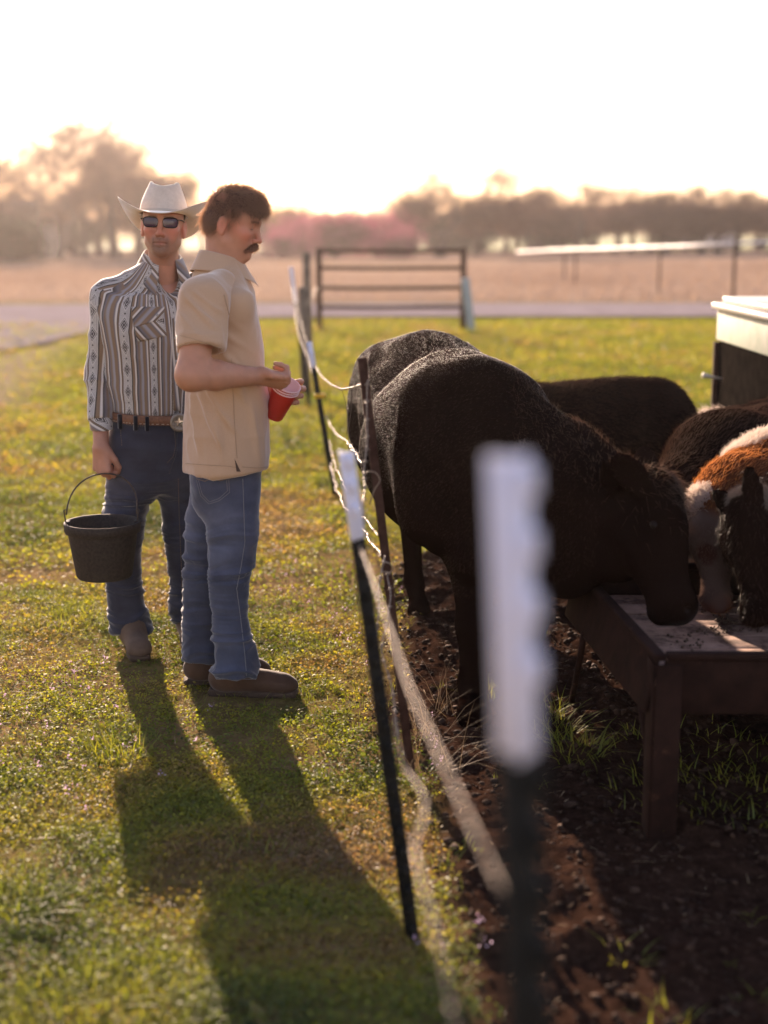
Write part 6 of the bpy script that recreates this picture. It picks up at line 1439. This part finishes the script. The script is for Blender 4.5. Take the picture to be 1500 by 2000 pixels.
# rusty square-topped angle post
tp = P(707, 699, 4.05); base = A_(.085, 4.12, 0); ax = unit(tp - base); ang_ = .35; x = A_(math.cos(ang_), math.sin(ang_), 0); y = np.cross(ax, x); x = np.cross(y, ax); M = np.stack([x, y, ax]); Lh = np.linalg.norm(tp - base)
rp_ = empty('rusty_post', base, 'rusty brown angle-iron post rising beside the cow\'s shoulder', 'fence post', 'steel T-posts of the fence')
q = MB(); c = (tp + base) / 2; q.box(c, (.0135, .003, Lh / 2), M); bevel(q.build('flange', M_rust, rp_), .0012); q = MB(); q.box(c + x * .0108 + y * .0155, (.0028, .0125, Lh / 2), M); bevel(q.build('flange', M_rust, rp_), .0012)
rr_ = P(735, 965, 4.30); q = MB(); q.tube([A_(.02, 4.34, 0), P(742, 1100, 4.33), P(724, 930, 4.30)], .017, 12); 
# weathered stakes round the gate's left end
M_wood = noisy('grey_wood', (.10, .075, .055), (.22, .17, .13), 12, .9, .5, .01)
for (px, pb_, pt_, Y, lab, r) in ((592, 790, 560, 14.6, 'dark short wooden post beside the slanting white-tipped post', .055), (598, 700, 492, 19.5, 'weathered post with a bright sunlit top left of the gate', .06)):
    a, b = P(px + 6, pb_, Y), P(px, pt_, Y); a[2] = 0; q = MB(); q.tube([a - (0, 0, .1), (a + b) / 2, b - (0, 0, .02), b], [r, r * .97, r * .95, r * .6], 12); tag(q.build('wooden_post', M_wood, None, True), lab, 'fence post')
def barbed(pts, label, r=.0016, barb=.10, blen=.013, group='barbed wires of the fence', wob=.0, m=None, seed=1):
    """two twisted strands with four-point barbs along a polyline of world points"""
    pts = np.array(pts, float); seg = np.linalg.norm(np.diff(pts, axis=0), axis=1); s = np.concatenate([[0], np.cumsum(seg)]); Ltot = s[-1]; n = max(8, int(Ltot / .012)); n = min(n, 700)
    u = np.linspace(0, Ltot, n); c = np.stack([np.interp(u, s, pts[:, i]) for i in range(3)], 1)
    for _ in range(3): c[1:-1] = (c[:-2] + 2 * c[1:-1] + c[2:]) / 4
    if wob: c[1:-1] += wob * (np.stack([noise(c, 9, 1 + seed), noise(c, 9, 5 + seed), noise(c, 9, 8 + seed)], 1)[1:-1] - .5)
    tg = np.gradient(c, axis=0); tg /= np.linalg.norm(tg, axis=1)[:, None]; a = np.cross(tg, A_(.3, .2, .93)); a /= np.linalg.norm(a, axis=1)[:, None]; b_ = np.cross(tg, a)
    ph = u / .034 * 2 * math.pi; o_ = (np.cos(ph)[:, None] * a + np.sin(ph)[:, None] * b_) * r
    e = empty('barbed_wire', c[n // 2], label, 'barbed wire', group)
    for s_ in (1, -1): q = MB(); q.tube(c + o_ * s_, r * .95, 5); q.build('strand', m or M_barb, e, True)
    rng = np.random.default_rng(seed)
    k0 = np.arange(barb * .5, Ltot, barb)
    proto = None
    for kk in k0:
        i = min(n - 1, int(kk / Ltot * n)); q = MB(); 
        for j in range(3):
            aa = rng.random() * 6.28; d = a[i] * math.cos(aa) + b_[i] * math.sin(aa); off_ = tg[i] * .004 * (j - 1)
            q.tube([c[i] + off_ - d * blen * .7, c[i] + off_ + tg[i] * .001, c[i] + off_ + d * blen * .8], [.0005, r * .8, .0005], 4)
        q.tube([c[i] - tg[i] * .004, c[i], c[i] + tg[i] * .004], r * 2.3, 6); q.build('barb', m or M_barb, e, True)
    return e
barbed([P(1010, 1800, 1.19), P(930, 1630, 1.36), P(862, 1480, 1.58), P(800, 1345, 1.88), P(757, 1215, 2.22), P(722, 1115, 2.6), P(704, 1070, 2.93)], 'blurred barbed wire slanting from the nearest post up to the second post', r=.0010, seed=3, blen=.010)
barbed([P(893, 2040, 1.35), P(868, 1890, 1.46), P(845, 1790, 1.56), P(818, 1700, 1.68), P(808, 1655, 1.76), P(828, 1600, 1.88), P(832, 1560, 1.98), P(808, 1520, 2.15), P(790, 1500, 2.35), P(775, 1440, 2.7), P(770, 1400, 3.05)], 'kinked barbed wire falling out of the bottom edge of the photo', r=.0010, seed=4, blen=.010)
barbed([P(779, 1445, 3.55), P(772, 1400, 3.6), P(764, 1340, 3.7), P(750, 1290, 3.78), P(746, 1265, 3.82), P(757, 1215, 3.88), P(763, 1160, 3.93), P(757, 1120, 4.0)], 'sharp sunlit barbed wire dropping along the foot of the rusty post', r=.0014, seed=5, barb=.06, wob=.01)
barbed([P(752, 1085, 4.0), P(748, 1110, 3.97), P(741, 1150, 3.92), P(737, 1210, 3.86), P(736, 1260, 3.8), P(742, 1330, 3.72)], 'short sunlit barbed wire just left of the rusty post\'s foot', r=.0016, seed=6, barb=.05, wob=.012)
barbed([P(719, 742, 4.02), P(716, 800, 4.0), P(717, 860, 3.97), P(712, 920, 3.9), P(709, 970, 3.72), P(708, 1005, 3.5), P(706, 1050, 3.2)], 'bright sunlit barbed wire hanging down the front of the rusty post', r=.0014, seed=7, barb=.045, wob=.01)
barbed([P(615, 712, 8.9), P(628, 735, 8.0), P(648, 752, 7.0), P(668, 760, 6.0), P(690, 756, 5.0), P(707, 750, 4.1)], 'sagging top barbed wire from the green post to the rusty post', r=.0015, seed=8, barb=.12)
barbed([P(636, 812, 8.9), P(650, 838, 8.0), P(660, 853, 7.2), P(674, 858, 6.3), P(682, 868, 5.6), P(690, 876, 5.0), P(705, 905, 4.3)], 'second sagging barbed wire between the green post and the rusty post', r=.0015, seed=9, barb=.12, wob=.02)
barbed([P(642, 860, 8.8), P(648, 880, 8.0), P(655, 910, 7.0), P(668, 935, 6.0), P(695, 985, 4.9), P(715, 1015, 4.4), P(738, 1045, 4.1)], 'third barbed wire sagging from the green post behind the white tip', r=.0015, seed=10, barb=.10, wob=.02)
barbed([P(645, 905, 8.8), P(655, 945, 7.6), P(668, 985, 6.4), P(700, 1015, 5.0), P(722, 1050, 4.4), P(742, 1085, 4.05)], 'lowest barbed wire reaching the rusty post at shin height', r=.0019, seed=11, barb=.10, wob=.02)
barbed([P(570, 560, 13.2), P(585, 620, 11.5), P(598, 665, 10), P(612, 700, 8.95)], 'far barbed wire from the slanting post to the green post', r=.0012, seed=12, barb=.2)
barbed([P(575, 600, 13.2), P(583, 655, 11.3), P(602, 700, 9.6), P(612, 740, 8.95)], 'lower far barbed wire between the slanting and green posts', r=.0012, seed=13, barb=.2)
barbed([P(620, 560, 23.4), P(600, 600, 18), P(582, 640, 13.2)], 'farthest barbed wire running from the gate post to the slanting post', r=.0022, seed=14, barb=.5)
# wire loop tied on the rusty post, thin vertical stay wires
def loose(pts, label, r=.0012, m=None):
    pts = np.array(pts, float); u = np.linspace(0, len(pts) - 1, len(pts) * 6); c = np.stack([np.interp(u, np.arange(len(pts)), pts[:, i]) for i in range(3)], 1)
    for _ in range(4): c[1:-1] = (c[:-2] + 2 * c[1:-1] + c[2:]) / 4
    q = MB(); q.tube(c, r, 6); tag(q.build('tie_wire', m or M_wire, None, True), label, 'wire', 'loose wires on the fence')
loose([P(706, 935, 3.95), P(718, 920, 3.93), P(734, 922, 3.93), P(744, 938, 3.94), P(730, 958, 3.95), P(722, 985, 3.97)], 'curled loose wire loop standing off the rusty post', .0015, M_barb)
loose([P(684, 742, 4.6), P(682, 755, 4.6), P(688, 770, 4.6), P(686, 800, 4.6), P(680, 840, 4.6), P(681, 880, 4.6), P(690, 905, 4.6)], 'dark thin stay wire hanging left of the cow\'s flank')
loose([P(668, 762, 5.8), P(676, 790, 5.8), P(680, 820, 5.8), P(677, 850, 5.8)], 'thin stay wire joining the two sagging wires')
loose([P(640, 735, 7.4), P(646, 790, 7.4), P(650, 850, 7.4), P(655, 900, 7.4)], 'thin vertical stay wire nearest the green post')
loose([P(682, 1090, 3.4), P(680, 1125, 3.4), P(686, 1150, 3.4), P(697, 1160, 3.4)], 'dark curved wire end left of the leaning post')
loose([P(742, 1107, 3.98), P(750, 1098, 3.97), P(762, 1100, 3.97), P(769, 1112, 3.99), P(760, 1120, 4.0), P(746, 1116, 3.96)], 'twist of tie wire wrapped round the rusty post', .0018, M_barb)

# ------------------------------------------------------------------ gate
YG = 24.2; gx0, gx1 = P(623, 560, YG)[0], P(905, 560, YG)[0]; gate = empty('pipe_gate', (gx0, YG, 0), 'open rail gate of rusty brown pipes in front of the gravel road', 'gate')
for px, y_ in ((623, YG), (905, YG)):
    x = P(px, 560, y_)[0]; zt = P(px, 484, y_)[2]; q = MB(); q.tube([(x, y_, -.1), (x, y_, zt * .5), (x, y_, zt)], .052, 12); q.build('gate_post', M_rust, gate, True)
for k, py in enumerate((490, 523, 562, 600)):
    z = P(760, py, YG)[2]; q = MB(); q.tube([(gx0 + .03, YG - .05, z), ((gx0 * .6 + gx1 * .4), YG - .05, z - .008), (gx1 - .03, YG - .05, z + .004 * (k - 1))], .036, 10); q.build('rail', M_rust, gate, True)
q = MB(); x = P(914, 600, YG - .25)[0]; a, b = P(921, 632, YG - .25), P(909, 543, YG - .25); a[2] = -.02; q.beam(a, b, .13, .09, up=(0, 1, 0)); tag(bevel(q.build('concrete_post', noisy('pale_blue_grey_post', (.26, .32, .34), (.36, .42, .44), 10, .85, .3)), .01), 'short pale blue-grey brace post leaning on the gate\'s right post', 'post')

# ------------------------------------------------------------------ white and green feeder at the right
f0 = P(1401, 604, 8.2); fx, fz1 = f0[0], f0[2]; fy1, fy0 = 8.2, 6.95; fz0 = P(1401, 664, 8.2)[2]; WF = 1.2
feeder = empty('livestock_feeder', (fx + WF / 2, (fy0 + fy1) / 2, 0), 'pale green and white box feeder with a thick lid at the right edge', 'feeder')
M_fgreen = noisy('faded_green_white_paint', (.36, .42, .30), (.58, .56, .45), 5, .6, .2, .002); M_fwhite = noisy('white_enamel', (.44, .40, .33), (.56, .51, .42), 4, .45, .1, .001); M_fdark = noisy('dark_rubber_flap', (.007, .006, .005), (.020, .016, .013), 12, .95, .3, spec=.03)
def fb(x0_, x1_, y0_, y1_, z0_, z1_, nm, m, bw=.01): q = MB(); q.box(((x0_ + x1_) / 2, (y0_ + y1_) / 2, (z0_ + z1_) / 2), ((x1_ - x0_) / 2, (y1_ - y0_) / 2, (z1_ - z0_) / 2)); o = q.build(nm, m, feeder); bevel(o, bw, 3); return o
fb(fx, fx + WF, fy0, fy1, fz0, fz1, 'upper_panel', M_fgreen); fb(fx - .03, fx + WF + .03, fy0 - .03, fy1 + .03, fz1 + .002, fz1 + .040, 'lid', M_fwhite, .014); fb(fx + .02, fx + WF - .02, fy0 + .02, fy1 - .02, fz1 + .042, fz1 + .075, 'lid_panel', M_fwhite, .012)
fb(fx + .015, fx + WF - .015, fy0 + .015, fy1 - .015, .10, fz0 - .002, 'dark_bin', M_fdark)
for x_ in (fx - .012, fx + WF - .03):
    for y_ in (fy0 - .01, fy1 - .03): fb(x_, x_ + .04, y_, y_ + .04, 0, fz0 - .01, 'corner_leg', M_rust, .004)
k0 = P(1372, 733, 8.0); q = MB(); q.tube([(fx - .002, 8.0, k0[2] - .02), (fx - .05, 8.0, k0[2] - .01), k0], [.007, .007, .017], 8); q.build('latch_knob', M_fwhite, feeder, True)
